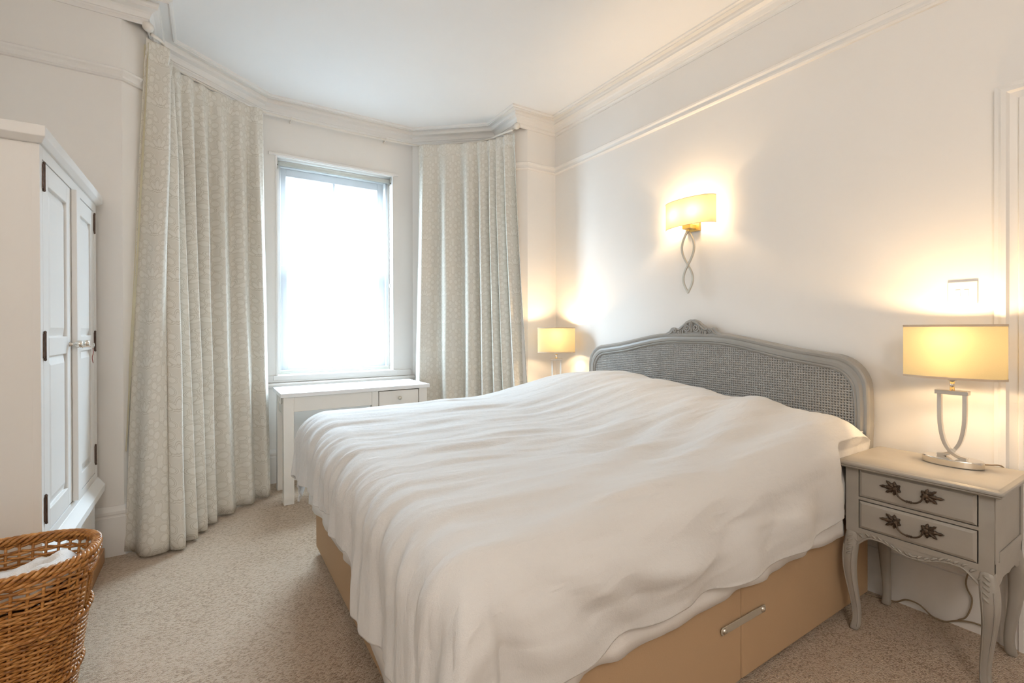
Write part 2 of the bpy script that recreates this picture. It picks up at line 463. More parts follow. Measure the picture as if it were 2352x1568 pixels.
# bay centre wall around the window opening
WX0, WX1, WZ0, WZ1 = .455, 1.381, .84, 2.558
WT = .24
b = MB().box((CX0-.05, YC, 0), (WX0, YC+WT, ZC)).box((WX1, YC, 0), (CX1+.05, YC+WT, ZC))
b.box((WX0, YC, 0), (WX1, YC+WT, WZ0)).box((WX0, YC, WZ1), (WX1, YC+WT, ZC))
struct(b.build('wall_bay_center', 'wall'), None, 'wall')

path = [(XR, YB), (XR, YF), (BX1, YF), (BX1, BY0), (CX1, YC), (CX0, YC), (BX0, BY0), (BX0, YF), (XL, YF), (XL, YB)]
cz = 2.866
prof = [(0, ZC), (.128, ZC), (.128, ZC-.010), (.120, ZC-.014), (.112, ZC-.014), (.112, ZC-.020), (.104, ZC-.010), (.066, ZC-.010), (.064, ZC-.022),
        (.060, ZC-.030), (.060, ZC-.042), (.050, ZC-.046), (.036, ZC-.052), (.027, ZC-.062), (.022, ZC-.076), (.020, ZC-.084), (.014, ZC-.086), (.014, ZC-.094),
        (.010, ZC-.098), (.006, ZC-.104), (.006, cz), (0, cz)]
struct(sweep(path, prof).build('trim_1', 'trim', bevel=0), 'moulded plaster cornice around the ceiling', 'cornice')
rail = [(0, 2.535), (.012, 2.537), (.018, 2.545), (.014, 2.551), (.012, 2.560), (.016, 2.570), (.024, 2.580), (.026, 2.590), (.018, 2.597), (0, 2.599)]
struct(sweep([(XR, YB), (XR, YF), (2.252, YF), (BX1, YF+.10), (BX1, YF+.18)], rail).build('trim_2', 'trim'), 'picture rail along the bed wall', 'picture rail')
struct(sweep([(BX0, YF+.18), (BX0, YF+.10), (-.388, YF), (XL, YF), (XL, YB)], rail).build('trim_3', 'trim'), 'picture rail above the wardrobe', 'picture rail')
skirt = [(0, 0), (.018, 0), (.018, .205), (.014, .209), (.014, .216), (.018, .222), (.018, .236), (.010, .250), (.006, .262), (0, .264)]
struct(sweep([(XR, .53), (XR, YF), (2.252, YF), (BX1, YF+.10), (BX1, BY0)], skirt).build('baseboard_right', 'trim'), None, 'baseboard')
struct(sweep([(BX1, BY0), (CX1, YC), (CX0, YC), (BX0, BY0)], skirt).build('baseboard_bay', 'trim'), None, 'baseboard')
struct(sweep([(BX0, BY0), (BX0, YF+.10), (-.388, YF), (XL, YF)], skirt).build('baseboard_left', 'trim'), None, 'baseboard')

# door: moulded architrave, lining, leaf, hinge
dr = MB()
arch = [(0, 0), (.087, 0), (.087, .016), (.075, .020), (.066, .032), (.052, .034), (.044, .026), (.022, .020), (.018, .030), (.006, .030), (0, .024)]
# swept up the jamb, across the head and down the other jamb (profile: distance outward from opening, projection)
def architrave():
    cyz = [(DY0, 0.0, 1, 0), (DY0, DZ, 1, 1), (DY1, DZ, -1, 1), (DY1, 0.0, -1, 0)]
    return [[(XR-p, y+sy*o, z+sz*o) for o, p in arch] for y, z, sy, sz in cyz]
dr.rings(architrave())
d = struct(dr.build('door_1', 'trim', smooth=False), 'white doorway with moulded architrave right of the bed', 'door')
MB().box((XR+.002, DY0-.03, 0), (XR+T, DY0, DZ)).box((XR+.002, DY1, 0), (XR+T, DY1+.03, DZ)).box((XR+.002, DY1+.03, DZ-.03), (XR+T, DY0-.03, DZ)).build('lining', 'trim', d)
lf = MB().box((XR+.05, DY1+.032, .006), (XR+.09, DY0-.032, DZ-.032)).build('door_leaf', 'trim', d, bevel=.003)
MB().box((XR-.028, DY0-.002, .76), (XR-.002, DY0+.004, .86)).tube([(XR-.03, DY0-.003, .76), (XR-.03, DY0-.003, .86)], .005).build('hinge', 'hinge', d)

# ------------------------------------------------------------------ window
win = bpy.data.objects.new('window_1', None); COL.objects.link(win); struct(win, 'white sash window in the bay', 'window')
gy = YC+.13
# box frame and sill
f = MB()
f.box((WX0, YC+.09, WZ0+.03), (WX0+.035, YC+WT, WZ1-.035)).box((WX1-.035, YC+.09, WZ0+.03), (WX1, YC+WT, WZ1-.035))
f.box((WX0, YC+.09, WZ1-.035), (WX1, YC+WT, WZ1)).box((WX0, YC+.09, WZ0), (WX1, YC+WT, WZ0+.03))
f.build('window_frame', 'trim', win, bevel=.003)
def sash(z0, z1, y, brl, trl):
    s = MB(); x0, x1 = WX0+.030, WX1-.030; st = .055
    s.box((x0, y, z0), (x0+st, y+.035, z1)).box((x1-st, y, z0), (x1, y+.035, z1))
    s.box((x0+st, y, z0), (x1-st, y+.035, z0+brl)).box((x0+st, y, z1-trl), (x1-st, y+.035, z1))
    o = s.build('sash', 'trim', win, bevel=.004)
    xm = (x0+x1)/2
    MB().box((xm-.009, y+.004, z0+brl), (xm+.009, y+.03, z1-trl)).build('glazing_bar', 'trim', o)
    MB().box((x0+st-.005, y+.015, z0+brl-.005), (x1-st+.005, y+.019, z1-trl+.005)).build('pane', 'glass', o)
sash(WZ0+.03, 1.72, gy, .075, .05)
sash(1.675, WZ1-.035, gy+.04, .05, .06)
s = MB().box((CX0+.02, YC-.012, .785), (CX1-.02, YC+.0, .838)).box((WX0-.035, YC-.02, .80), (WX1+.035, YC, .838))
s.build('apron', 'trim', win, bevel=.003)
s = MB().tube([(CX0+.0, YC-.03, .765), (CX1-.0, YC-.03, .765)], .017, 12)
s.box((CX0, YC-.03, .75), (CX1, YC, .783)).build('sill', 'trim', win)
s = MB().box((WX0-.06, YC-.016, WZ1+.006), (WX1+.05, YC, WZ1+.026)).box((WX0-.012, YC-.008, WZ1-.0), (WX1+.012, YC, WZ1+.008))
s.build('head_moulding', 'trim', win, bevel=.003)
s = MB().box((WX0-.012, YC-.006, WZ0), (WX0, YC+.0, WZ1)).box((WX1, YC-.006, WZ0), (WX1+.012, YC, WZ1))
s.build('window_bead', 'trim', win)

# roller blind
bl = thing('roller_blind', 'sheer white roller blind pulled down over the sash window', 'blind', (0, 0, 0))
by = YC+.045
v, fc, nz = [], [], 24
for i in range(nz+1):
    z = lerp(2.52, .868, i/nz)
    for x in (WX0+.022, WX1-.030): v.append((x, by + .004*math.sin(i*.9), z))
fc = [(2*i, 2*i+1, 2*i+3, 2*i+2) for i in range(nz)]
MB().add(v, fc).build('blind_fabric', 'blind', bl, smooth=True)
MB().tube([(WX0+.012, by+.012, 2.520), (WX1-.012, by+.012, 2.520)], .020, 16).build('roller_tube', 'blindbar', bl, smooth=True)
MB().box((WX0+.022, by-.006, .846), (WX1-.030, by+.006, .872)).build('bottom_bar', 'blindbar', bl, bevel=.003)
for xx in (WX0+.002, WX1-.010):
    q = MB().box((xx, by-.012, 2.49), (xx+.008, by+.035, 2.552)).build('bracket', 'chrome', bl, bevel=.002)
    MB().lathe([(.004, -.004), (.004, .012)], (xx+.004, by-.012, 2.505), 10, 'y').build('screw', 'hinge', q)
bd = MB()
for k in range(90):
    z = 2.50-.0098*k
    bd.lathe([(.0006, -.0022), (.0019, -.001), (.0019, .001), (.0006, .0022)], (WX1-.014, by-.012, z), 6)
bd.tube([(WX1-.014, by-.012, 2.50), (WX1-.014, by-.012, 1.61)], .0006, 5)
ch = bd.build('pull_chain', 'switch', bl, smooth=True)
MB().lathe([(.002, -.02), (.007, -.014), (.007, .012), (.002, .018)], (WX1-.014, by-.012, 1.59), 10).build('chain_weight', 'switch', ch, smooth=True)

# house across the street, seen faintly through the blind
hs = thing('town_house', 'pale brick house across the street behind the blind', 'building', (0, 0, 0))
MB().box((-9, 15, -1.2), (14, 15.4, 5.6)).build('house_wall', 'brick', hs)
MB().prism([(14.6, 5.6), (14.6, 5.7), (17.5, 6.4), (17.5, 5.6)], -9, 14, 'yz').build('house_roof', 'pavement', hs)
for xx in (.5, 2.15, 3.8, 5.45, 7.1):
    fr = MB().box((xx-.42, 14.94, 2.66), (xx-.36, 15, 4.1)).box((xx+.36, 14.94, 2.66), (xx+.42, 15, 4.1)).box((xx-.03, 14.94, 2.66), (xx+.03, 15, 4.1)).box((xx-.42, 14.94, 4.04), (xx+.42, 15, 4.1)).box((xx-.5, 14.88, 2.54), (xx+.5, 15, 2.66)).build('house_window', 'render', hs)
    MB().box((xx-.36, 14.97, 2.66), (xx+.36, 14.995, 4.04)).build('house_pane', 'darkpane', fr)
struct(MB().box((-12, 4.6, -1.3), (16, 15, -1.2)).build('street_ground', 'pavement'), None, 'ground')

# ------------------------------------------------------------------ curtains
def curtain_mesh(top, bot, zt, zb, phase, amp_t, amp_b, width, ns=340, nv=70, s0=0, s1=1, push=0.0, zbf=None):
    V, F, UV = [], [], []
    ss = np.linspace(s0, s1, ns+1)
    Tp = np.array([polyat(top, s) for s in ss]); Bp = np.array([polyat(bot, s) for s in ss])
    def norm(P):
        k = 14
        d = np.array([P[min(i+k, ns)]-P[max(i-k, 0)] for i in range(ns+1)])
        d /= np.maximum(1e-9, np.hypot(d[:, 0], d[:, 1]))[:, None]
        return np.c_[d[:, 1], -d[:, 0]]          # towards the room
    Nt, Nb = norm(Tp), norm(Bp)
    ph = np.array([phase(s) for s in ss])
    wv = np.sin(ph) + .28*np.sin(2*ph+.6)
    env = np.clip(np.minimum(ss-s0, s1-ss)/.02, 0, 1)
    tt_ = np.r_[np.linspace(0, .075, 25), np.linspace(.075, 1, nv-24+1)[1:]]
    for j in range(nv+1):
        t = float(tt_[j])
        tz = t**1.15
        z0 = zt if t < 1 else zt
        for i in range(ns+1):
            zbi = zb if zbf is None else zbf(ss[i])
            z = lerp(zt, zbi, t)
            k = smooth01((t-.035)/.22)
            p = Tp[i]*(1-tz)+Bp[i]*tz
            n = Nt[i]*(1-tz)+Nb[i]*tz
            a = lerp(amp_t, lerp(amp_t*1.9, amp_b, t), k)
            ph2 = ph[i] + .35*math.sin(3.1*t+ss[i]*9)*t
            wave = (math.sin(ph2) + .28*math.sin(2*ph2+.6))
            # pinched pleats just under the heading tape
            pin = math.exp(-((t-.030)/.010)**2)*.45 + (.35 if t < .030 else 0)*smooth01((.030-t)/.008)
            off = a*wave*(1-pin) + push
            off += .004*float(vnoise(ss[i]*23, t*6)) * k - .0045*math.exp(-((t-.030)/.004)**2)
            V.append((p[0]+n[0]*off*1.0, p[1]+n[1]*off, z))
            UV.append((ss[i]*width, z))
    for j in range(nv):
        for i in range(ns):
            a = j*(ns+1)+i
            F.append((a, a+1, a+ns+2, a+ns+1))
    mb = MB().add(V, F); mb.uv = UV
    return mb
ZT, ZBOT = 2.826, .015
# left curtain
lt = [(-.278, 3.30), (-.195, 3.385), (-.185, 3.60), (-.10, 3.70), (.0, 3.795), (.137, 3.872), (.24, 3.915), (.345, 3.95)]
lb = [(-.405, 3.215), (-.30, 3.15), (-.165, 3.105), (-.105, 3.21), (-.035, 3.36), (.035, 3.50), (.15, 3.62), (.26, 3.72), (.372, 3.81)]
cl = thing('curtain', 'patterned beige curtain left of the sash window, nearest the wardrobe', 'curtain', group='bay curtains')
def phl(s):
    return np.interp(s, [0, .15, .27, .37, .47, .57, .70, .84, 1.0], [x*PI for x in (-.55, .5, 2.5, 4.5, 6.5, 8.5, 10.5, 12.5, 15.2)])
curtain_mesh(lt, lb, ZT, ZBOT, phl, .017, .034, 1.75).build('curtain_fabric', 'curtain', cl, smooth=True, solid=.003, fix=False)
# cream lining behind the leading edge
V, F = [], []
for j in range(41):
    t = j/40; z = lerp(2.80, .55, t); tt = ((ZT-z)/(ZT-ZBOT))**1.15
    p0 = np.array(lt[0])*(1-tt)+np.array(lb[0])*tt
    wd = .055*(1-.75*smooth01((t-.45)/.55))
    for k in range(4):
        q = k/3
        V.append((p0[0]+.004-wd*.55*q, p0[1]+.012+wd*.9*q, z))
F = [(j*4+k, j*4+k+1, j*4+k+5, j*4+k+4) for j in range(40) for k in range(3)]
MB().add(V, F).build('lining', 'cream', cl, smooth=True)
# right curtain
rt = [(1.565, 3.965), (1.72, 3.845), (1.86, 3.735), (2.0, 3.60), (2.065, 3.50), (2.10, 3.38), (2.145, 3.285)]
rb = [(1.49, 3.93), (1.68, 3.79), (1.86, 3.65), (2.00, 3.52), (2.10, 3.40), (2.19, 3.30), (2.275, 3.225)]
cr = thing('curtain', 'patterned beige curtain right of the sash window, behind the desk end and bed', 'curtain', group='bay curtains')
def phr(s):
    return np.interp(s, [0, .07, .28, .50, .62, .72, .80, .90, 1.0], [x*PI for x in (1.5, 2.5, 4.4, 6.5, 8.5, 10.5, 12.5, 14.5, 16.2)])
curtain_mesh(rt, rb, ZT, ZBOT, phr, .017, .036, 1.75).build('curtain_fabric', 'curtain', cr, smooth=True, solid=.003, fix=False)

# curtain pole that follows the bay
pol = thing('curtain_pole', 'white curtain pole with ball finials following the bay', 'curtain pole')
pp = [(-.262, 3.30), (-.215, 3.38), (-.205, 3.60), (.03, 3.84), (.36, 4.03), (1.57, 4.03), (1.86, 3.80), (2.03, 3.62), (2.085, 3.42), (2.125, 3.29)]
pts = bez([(x, y, 2.845) for x, y in pp], 8)
MB().tube(pts, .009, 10).build('pole', 'pole', pol, smooth=True)
for (x, y), (dx, dy) in (((-.275, 3.275), (-.35, -.94)), ((2.14, 3.255), (.35, -.94))):
    q = MB().lathe([(.001, -.028), (.014, -.026), (.022, -.016), (.026, -.004), (.026, .0), (.0235, .003), (.0262, .007), (.024, .013), (.014, .02), (.011, .026), (.011, .04)], (0, 0, 0), 24, 'x').build('finial', 'pole', pol, smooth=True)
    q.location = (x, y, 2.868); q.rotation_euler = (0, 0, math.atan2(-dy, -dx))
for x, y, nx, ny in ((-.25, 3.40, -.035, 0), (.55, 4.03, 0, .089), (1.30, 4.03, 0, .089), (2.10, 3.40, .055, 0)):
    MB().box((min(x, x+nx)-.004, min(y, y+ny)-.004, 2.835), (max(x, x+nx)+.004, max(y, y+ny)+.004, 2.855)).build('pole_bracket', 'pole', pol)

# ------------------------------------------------------------------ wardrobe
wx, wy0, wy1 = -.485, 2.235, 3.19
wd = thing('wardrobe', 'white two-door panelled wardrobe against the left wall', 'wardrobe', (wx, wy0, 0))
xb = -1.045-wx; L = wy1-wy0
b = MB().box((xb, 0, .07), (-.02, .02, 1.85)).box((xb, L-.02, .07), (-.02, L, 1.85)).box((xb, 0, .07), (xb+.015, L, 1.85))
b.box((xb, .002, 1.81), (-.02, L-.002, 1.835)).box((xb, .02, .40), (-.02, L-.02, .42))
b.box((-.022, 0, .44), (0, .030, 1.852)).box((-.022, L-.055, .44), (0, L, 1.852)).box((-.022, .03, 1.795), (0, L-.055, 1.852)).box((-.022, .03, .44), (0, L-.055, .478))
b.box((-.03, 0, .07), (-.010, L, .37))
b.build('carcass', 'white', wd, bevel=.0015)
tp = [(.018, 0), (.018, 0)]
def rectring(x0, y0, x1, y1, z): return [(x0, y0, z), (x1, y0, z), (x1, y1, z), (x0, y1, z)]
b = MB()
b.rings([rectring(xb, -.012, .008, L+.012, 1.838), rectring(xb, -.036, .022, L+.036, 1.856), rectring(xb, -.036, .022, L+.036, 1.892)])
b.build('cornice_top', 'white', wd, bevel=.002)
b = MB()
b.rings([rectring(-.03, -.006, .004, L+.006, .352), rectring(-.03, -.018, .026, L+.018, .366), rectring(-.03, -.018, .028, L+.018, .402), rectring(-.03, -.010, .006, L+.010, .438), rectring(-.03, -.004, .002, L+.004, .446)])
b.build('ledge', 'white', wd, bevel=.002)
MB().box((xb, -.004, 0), (.026, L+.004, .075)).build('plinth', 'pine', wd, bevel=.003)
def wdoor(y0, y1, hinge_left):
    z0, z1, st, x1 = .482, 1.791, .068, .0
    ya, yb = y0+st, y1-st
    d = MB()
    d.box((-.02, y0, z0), (x1, ya, z1)).box((-.02, yb, z0), (x1, y1, z1))
    d.box((-.02, ya, z0), (x1, yb, z0+.075)).box((-.02, ya, 1.105), (x1, yb, 1.175)).box((-.02, ya, z1-.075), (x1, yb, z1))
    o = d.build('door', 'white', wd, bevel=.003)
    for a, c in ((z0+.075, 1.105), (1.175, z1-.075)):
        p = MB()
        def R(m, x): return [(x, ya+m, a+m), (x, yb-m, a+m), (x, yb-m, c-m), (x, ya+m, c-m)]
        p.rings([R(0, -.016), R(0, -.012), R(.004, -.012), R(.034, -.003), R(.040, -.003)])
        p.build('raised_panel', 'white', o)
    hy = y0+.002 if hinge_left else y1-.002
    for z in (.575, 1.145, 1.735):
        h = MB().box((-.004, hy-.010, z-.042), (.0035, hy+.010, z+.042)).tube([(.004, hy, z-.043), (.004, hy, z+.043)], .0038, 8)
        for e in (-1, 1): h.lathe([(.001, -.006), (.0042, -.003), (.0042, .003), (.001, .006)], (.004, hy, z+e*.047), 8)
        h.build('hinge', 'hinge', o)
    ky = y1-.035 if hinge_left else y0+.09
    k = MB().lathe([(.010, 0), (.010, .003), (.005, .006), (.005, .016), (.012, .021), (.0155, .029), (.0145, .037), (.009, .042), (.001, .043)], (0, ky, 1.142), 18, 'x')
    k.build('knob', 'chrome', o, smooth=True)
    return o
da = wdoor(.032, .430, True)
db = wdoor(.432, .870+.028, False)
MB().box((0, .428, .482), (.020, .492, 1.791)).build('astragal', 'white', db, bevel=.004)
k = MB().lathe([(.006, .02), (.0065, .022), (.003, .024), (.003, .05)], (0, .505, 1.128), 10, 'x')
k.tube([(.056, .505, 1.128+.008), (.060, .505, 1.124+.018), (.060, .509, 1.124+.008), (.057, .505, 1.121)], .0022, 6).build('key', 'chrome', db, smooth=True)
MB().tube(bez([(.056, .505, 1.122), (.057, .506, 1.10), (.054, .503, 1.08), (.056, .506, 1.055)], 5), .0012, 6).build('key_thread', 'red', db)

# ------------------------------------------------------------------ desk
dk = thing('desk', 'narrow white desk with one drawer under the bay window', 'desk', (.406, 3.526, 0))
DW, DD = 1.075, .452
MB().box((0, 0, .736), (DW, DD, .764)).build('desktop', 'whitetop', dk, bevel=.002)
for x0, y0 in ((.018, .014), (DW-.018-.066, .014), (.018, DD-.014-.066), (DW-.018-.066, DD-.014-.066)):
    MB().box((x0, y0, 0), (x0+.066, y0+.066, .736)).build('leg', 'desk', dk, bevel=.003)
MB().box((.084, .020, .632), (.62, .040, .736)).build('front_apron', 'desk', dk, bevel=.002)
MB().box((.084, DD-.05, .60), (DW-.084, DD-.03, .736)).build('back_apron', 'desk', dk, bevel=.002)
for x0 in (.030, DW-.050):
    MB().box((x0, .080, .60), (x0+.02, DD-.08, .736)).build('side_apron', 'desk', dk, bevel=.002)
MB().box((.62, .016, .60), (.668, .060, .736)).build('divider', 'desk', dk, bevel=.002)
dwr = MB().box((.674, .018, .606), (.985, .036, .728)).box((.68, .036, .61), (.98, .30, .70)).build('drawer', 'desk', dk, bevel=.002)
MB().lathe([(.006, 0), (.005, .010), (.011, .016), (.0145, .022), (.011, .027), (.001, .028)], (0, 0, 0), 16, 'y').build('knob', 'champagne', dwr, smooth=True)
kn = dwr.children[0]; kn.location = (.83, .018, .672); kn.rotation_euler = (0, 0, PI)
br = MB().tube([(.010, .16, .735), (.010, .16, .700), (.012, .15, .688), (.014, .10, .688), (.012, .085, .70), (.010, .085, .735)], .007, 8)
br.build('side_bracket', 'switch', dk, smooth=True)

# ------------------------------------------------------------------ bed: divan, headboard, castors
bed = thing('bed', 'double divan bed with tan fabric base and grey cane headboard', 'bed', (.48, .905, 0))
BL, BW, SPL = 1.965, 1.80, 1.001
for x0, x1 in ((0, SPL-.0015), (SPL+.0015, BL)):
    MB().box((x0, 0, .035), (x1, BW, .385)).build('divan_base', 'divan', bed, bevel=.008, seg=3)
lk = MB(); zl = .238
lk.prism([(.885, zl-.012), (1.125, zl-.012), (1.131, zl-.006), (1.131, zl+.006), (1.125, zl+.012), (.885, zl+.012), (.879, zl+.006), (.879, zl-.006)], -.008, -.005, 'xz')
lo = lk.build('linking_bar', 'champagne', bed, bevel=.0008)
for xx in (.895, 1.114):
    MB().lathe([(.0105, .0), (.0105, -.003), (.008, -.006), (.0065, -.0075), (.001, -.008)], (xx, -.006, zl), 16, 'y').lathe([(.0022, -.0075), (.0022, -.0088)], (xx, -.006, zl), 8, 'y').build('screw', 'steel', lo, smooth=True)
for xx, yy in ((.05, .05), (.05, BW-.05), (SPL-.06, .06), (SPL+.06, .06), (BL-.06, .06), (BL-.06, BW-.05)):
    MB().lathe([(.004, -.010), (.0175, -.009), (.0175, .009), (.004, .010)], (xx, yy, .0175), 16, 'y').box((xx-.008, yy-.013, .018), (xx+.008, yy+.013, .036)).build('castor', 'chrome', bed)

# headboard outline (y relative to the bed, z), near side to far side
HY0, HY1 = .915-.905, 2.765-.905
def hb_outline(ins=0.0, n=40):
    """top edge of the headboard: shoulders, long ogee rise, gentle crown"""
    y0, y1 = HY0+ins, HY1-ins; W = y1-y0; pts = []
    sh, cr_, R = 1.083-ins, 1.172-ins, .155-ins*.55
    def ztop(y):
        q = abs(y-(y0+y1)/2)/(W/2)
        return cr_ - (cr_-sh)*smooth01((q-.14)/.72) + .010*smooth01((q-.80)/.2)*0 - .020*smooth01((q-.75)/.25)
    low = .42
    pts.append((y0, low)); pts.append((y0-.000, .70))
    pts += [(y0-.004*math.sin(PI*k/8), .70+(ztop(y0+R)-R-.70)*k/8) for k in range(1, 8)]
    for k in range(0, 11):
        a = PI-(PI/2)*k/10; pts.append((y0+R+R*math.cos(a), ztop(y0+R)-R+R*math.sin(a)))
    for k in range(1, n):
        y = lerp(y0+R, y1-R, k/n); pts.append((y, ztop(y)))
    for k in range(0, 11):
        a = PI/2-(PI/2)*k/10; pts.append((y1-R+R*math.cos(a), ztop(y1-R)-R+R*math.sin(a)))
    pts += [(y1, ztop(y1-R)-R-(ztop(y1-R)-R-.70)*k/8) for k in range(1, 9)]
    pts.append((y1, low))
    return pts
XH = 2.475-.48                                   # headboard front plane, bed coordinates
prof_h = [(0.0, .050), (0.0, .012), (.004, .004), (.010, .0), (.018, .002), (.024, .006), (.036, .001), (.048, .003), (.053, .009), (.058, .006), (.063, .009), (.067, .016), (.067, .050)]
outs = [hb_outline(i) for i, _ in prof_h]
b = MB(); L_ = [[(XH+d_, p[0], p[1]) for p in o_] for o_, (i_, d_) in zip(outs, prof_h)]
n_ = len(L_[0]); vv = [p for l in L_ for p in l]
ff = [(i*n_+k, i*n_+k+1, (i+1)*n_+k+1, (i+1)*n_+k) for i in range(len(L_)-1) for k in range(n_-1)]
ff += [((len(L_)-1)*n_+k, (len(L_)-1)*n_+k+1, k+1, k) for k in range(n_-1)]
b.add(vv, ff)
b.build('headboard_frame', 'hgrey', bed, smooth=False)
b = MB(); b.box((XH+.012, HY0+.05, .46), (XH+.045, HY1-.05, .54)).build('headboard_rail', 'hgrey', bed)
for yy in (.10, BW-.17):
    MB().box((XH+.02, yy, .02), (XH+.045, yy+.06, .56)).build('headboard_strut', 'hgrey', bed)
# woven cane: one sheet of cells, each with an eight-sided hole
inner = hb_outline(.060)
def inside_cane(y, z):
    if not (HY0+.060 < y < HY1-.060) or z < .66: return False
    ys = [p[0] for p in inner]
    c = False; j = len(inner)-1
    for i in range(len(inner)):
        yi, zi = inner[i]; yj, zj = inner[j]
        if (zi > z) != (zj > z) and y < (yj-yi)*(z-zi)/(zj-zi)+yi: c = not c
        j = i
    return c
b = MB(); P = .0128; ny, nz2 = int(1.80/P), int(.52/P); cane_v, cane_f = [], []
for i in range(ny):
    for j in range(nz2):
        yc, zc = HY0+.045+(i+.5)*P, .665+(j+.5)*P
        if not any(inside_cane(yc+a*P*.5, zc+c*P*.5) for a in (-1, 1) for c in (-1, 1)): continue
        o0 = len(cane_v); hr = .0035
        for k in range(8):
            a = PI/8+k*PI/4; cane_v.append((XH+.0165, yc+hr*math.cos(a), zc+hr*math.sin(a)))
        for k in range(8):
            a = PI/8+k*PI/4; cx_, sx_ = math.cos(a), math.sin(a); m_ = max(abs(cx_), abs(sx_))
            cane_v.append((XH+.0150, yc+P/2*cx_/m_, zc+P/2*sx_/m_))
        for k in range(8): cane_f.append((o0+k, o0+(k+1) % 8, o0+8+(k+1) % 8, o0+8+k))
        # corner gussets
        for k in range(4):
            a0, a1 = o0+8+2*k, o0+8+(2*k+1) % 8
            sgn = [(1, 1), (-1, 1), (-1, -1), (1, -1)][k]
            cane_v.append((XH+.0150, yc+P/2*sgn[0], zc+P/2*sgn[1])); cane_f.append((a0, a1, len(cane_v)-1))
b.add(cane_v, cane_f).build('cane_panel', 'cane', bed, fix=False)
bk = hb_outline(.060); MB().prism([p for p in bk if p[1] > .45], XH+.030, XH+.036, 'yz').build('headboard_back', 'hgrey', bed)
# carved crest
b = MB(); yc = (HY0+HY1)/2-.005; zc = 1.166
half = [(0, .088), (.012, .089), (.024, .084), (.038, .078), (.050, .066), (.062, .056), (.075, .046), (.086, .037), (.097, .033), (.112, .036), (.124, .040), (.136, .036), (.142, .026), (.150, .016), (.166, .008), (.186, -.006), (.186, -.014)]
half = [(a*1.15, c) for a, c in half]
poly = [(yc-a, zc+c) for a, c in reversed(half)] + [(yc+a, zc+c) for a, c in half[1:]]
b.prism(poly, XH+.006, XH+.032, 'yz')
crest = b.build('crest', 'hgrey', bed, bevel=.004, seg=2)
b = MB()
def spiral(y, z, r0, turns, sgn, a0, rad):
    pts = []; n = int(26*turns)
    for k in range(n+1):
        t = k/n; a = a0+sgn*2*PI*turns*t; r = r0*(1-.86*t)
        pts.append((XH+.004-.004*t, y+r*math.cos(a), z+r*math.sin(a)))
    return pts
for sg in (-1, 1):
    b.tube(spiral(yc+sg*.031, zc+.036, .025, 1.9, sg, PI/2 if sg > 0 else PI/2, .004), [.0055]*30+[.005]*20, 7) if False else b.tube(spiral(yc+sg*.031, zc+.036, .025, 1.9, -sg, PI/2, .004), .0052, 7)
    b.tube(spiral(yc+sg*.122, zc+.020, .014, 1.7, -sg, PI*.6 if sg > 0 else PI*.4, .003), .0040, 7)
    b.tube(bez([(XH+.004, yc+sg*.006, zc+.074), (XH+.003, yc+sg*.035, zc+.068), (XH+.003, yc+sg*.066, zc+.044), (XH+.004, yc+sg*.092, zc+.026), (XH+.004, yc+sg*.108, zc+.030)], 8), .0050, 7)
    for q, (aa, zz, ln) in enumerate(((.060, .012, .030), (.074, .016, .026), (.088, .008, .022), (.098, .012, .018))):
        b.tube(bez([(XH+.005, yc+sg*aa, zc-.004), (XH+.002, yc+sg*(aa+.004), zc+ln*.5), (XH+.005, yc+sg*(aa-.004), zc+ln)], 5), [.002]+[.005]*9+[.002], 7)
    b.tube(bez([(XH+.005, yc+sg*.138, zc+.026), (XH+.004, yc+sg*.150, zc+.008), (XH+.005, yc+sg*.172, zc-.004), (XH+.006, yc+sg*.184, zc-.010)], 5), [.005]*12+[.004]*3+[.003], 7)
    b.tube(bez([(XH+.004, yc+sg*.000, zc+.010), (XH+.001, yc+sg*.006, zc+.040), (XH+.002, yc+sg*.004, zc+.078)], 5), [.003]+[.005]*9+[.003], 7)
b.tube(bez([(XH+.006, yc-.185, zc-.011), (XH+.004, yc-.09, zc-.002), (XH+.004, yc, zc), (XH+.004, yc+.09, zc-.002), (XH+.006, yc+.185, zc-.011)], 8), .0042, 7)
b.build('scrollwork', 'hgrey', crest, smooth=True)

# mattress
ms = tag(MB().box((.49, .915, .386), (2.455, 2.695, .64)).build('mattress', 'sheet', bevel=.05, seg=4), 'white mattress on the tan divan base', 'mattress')

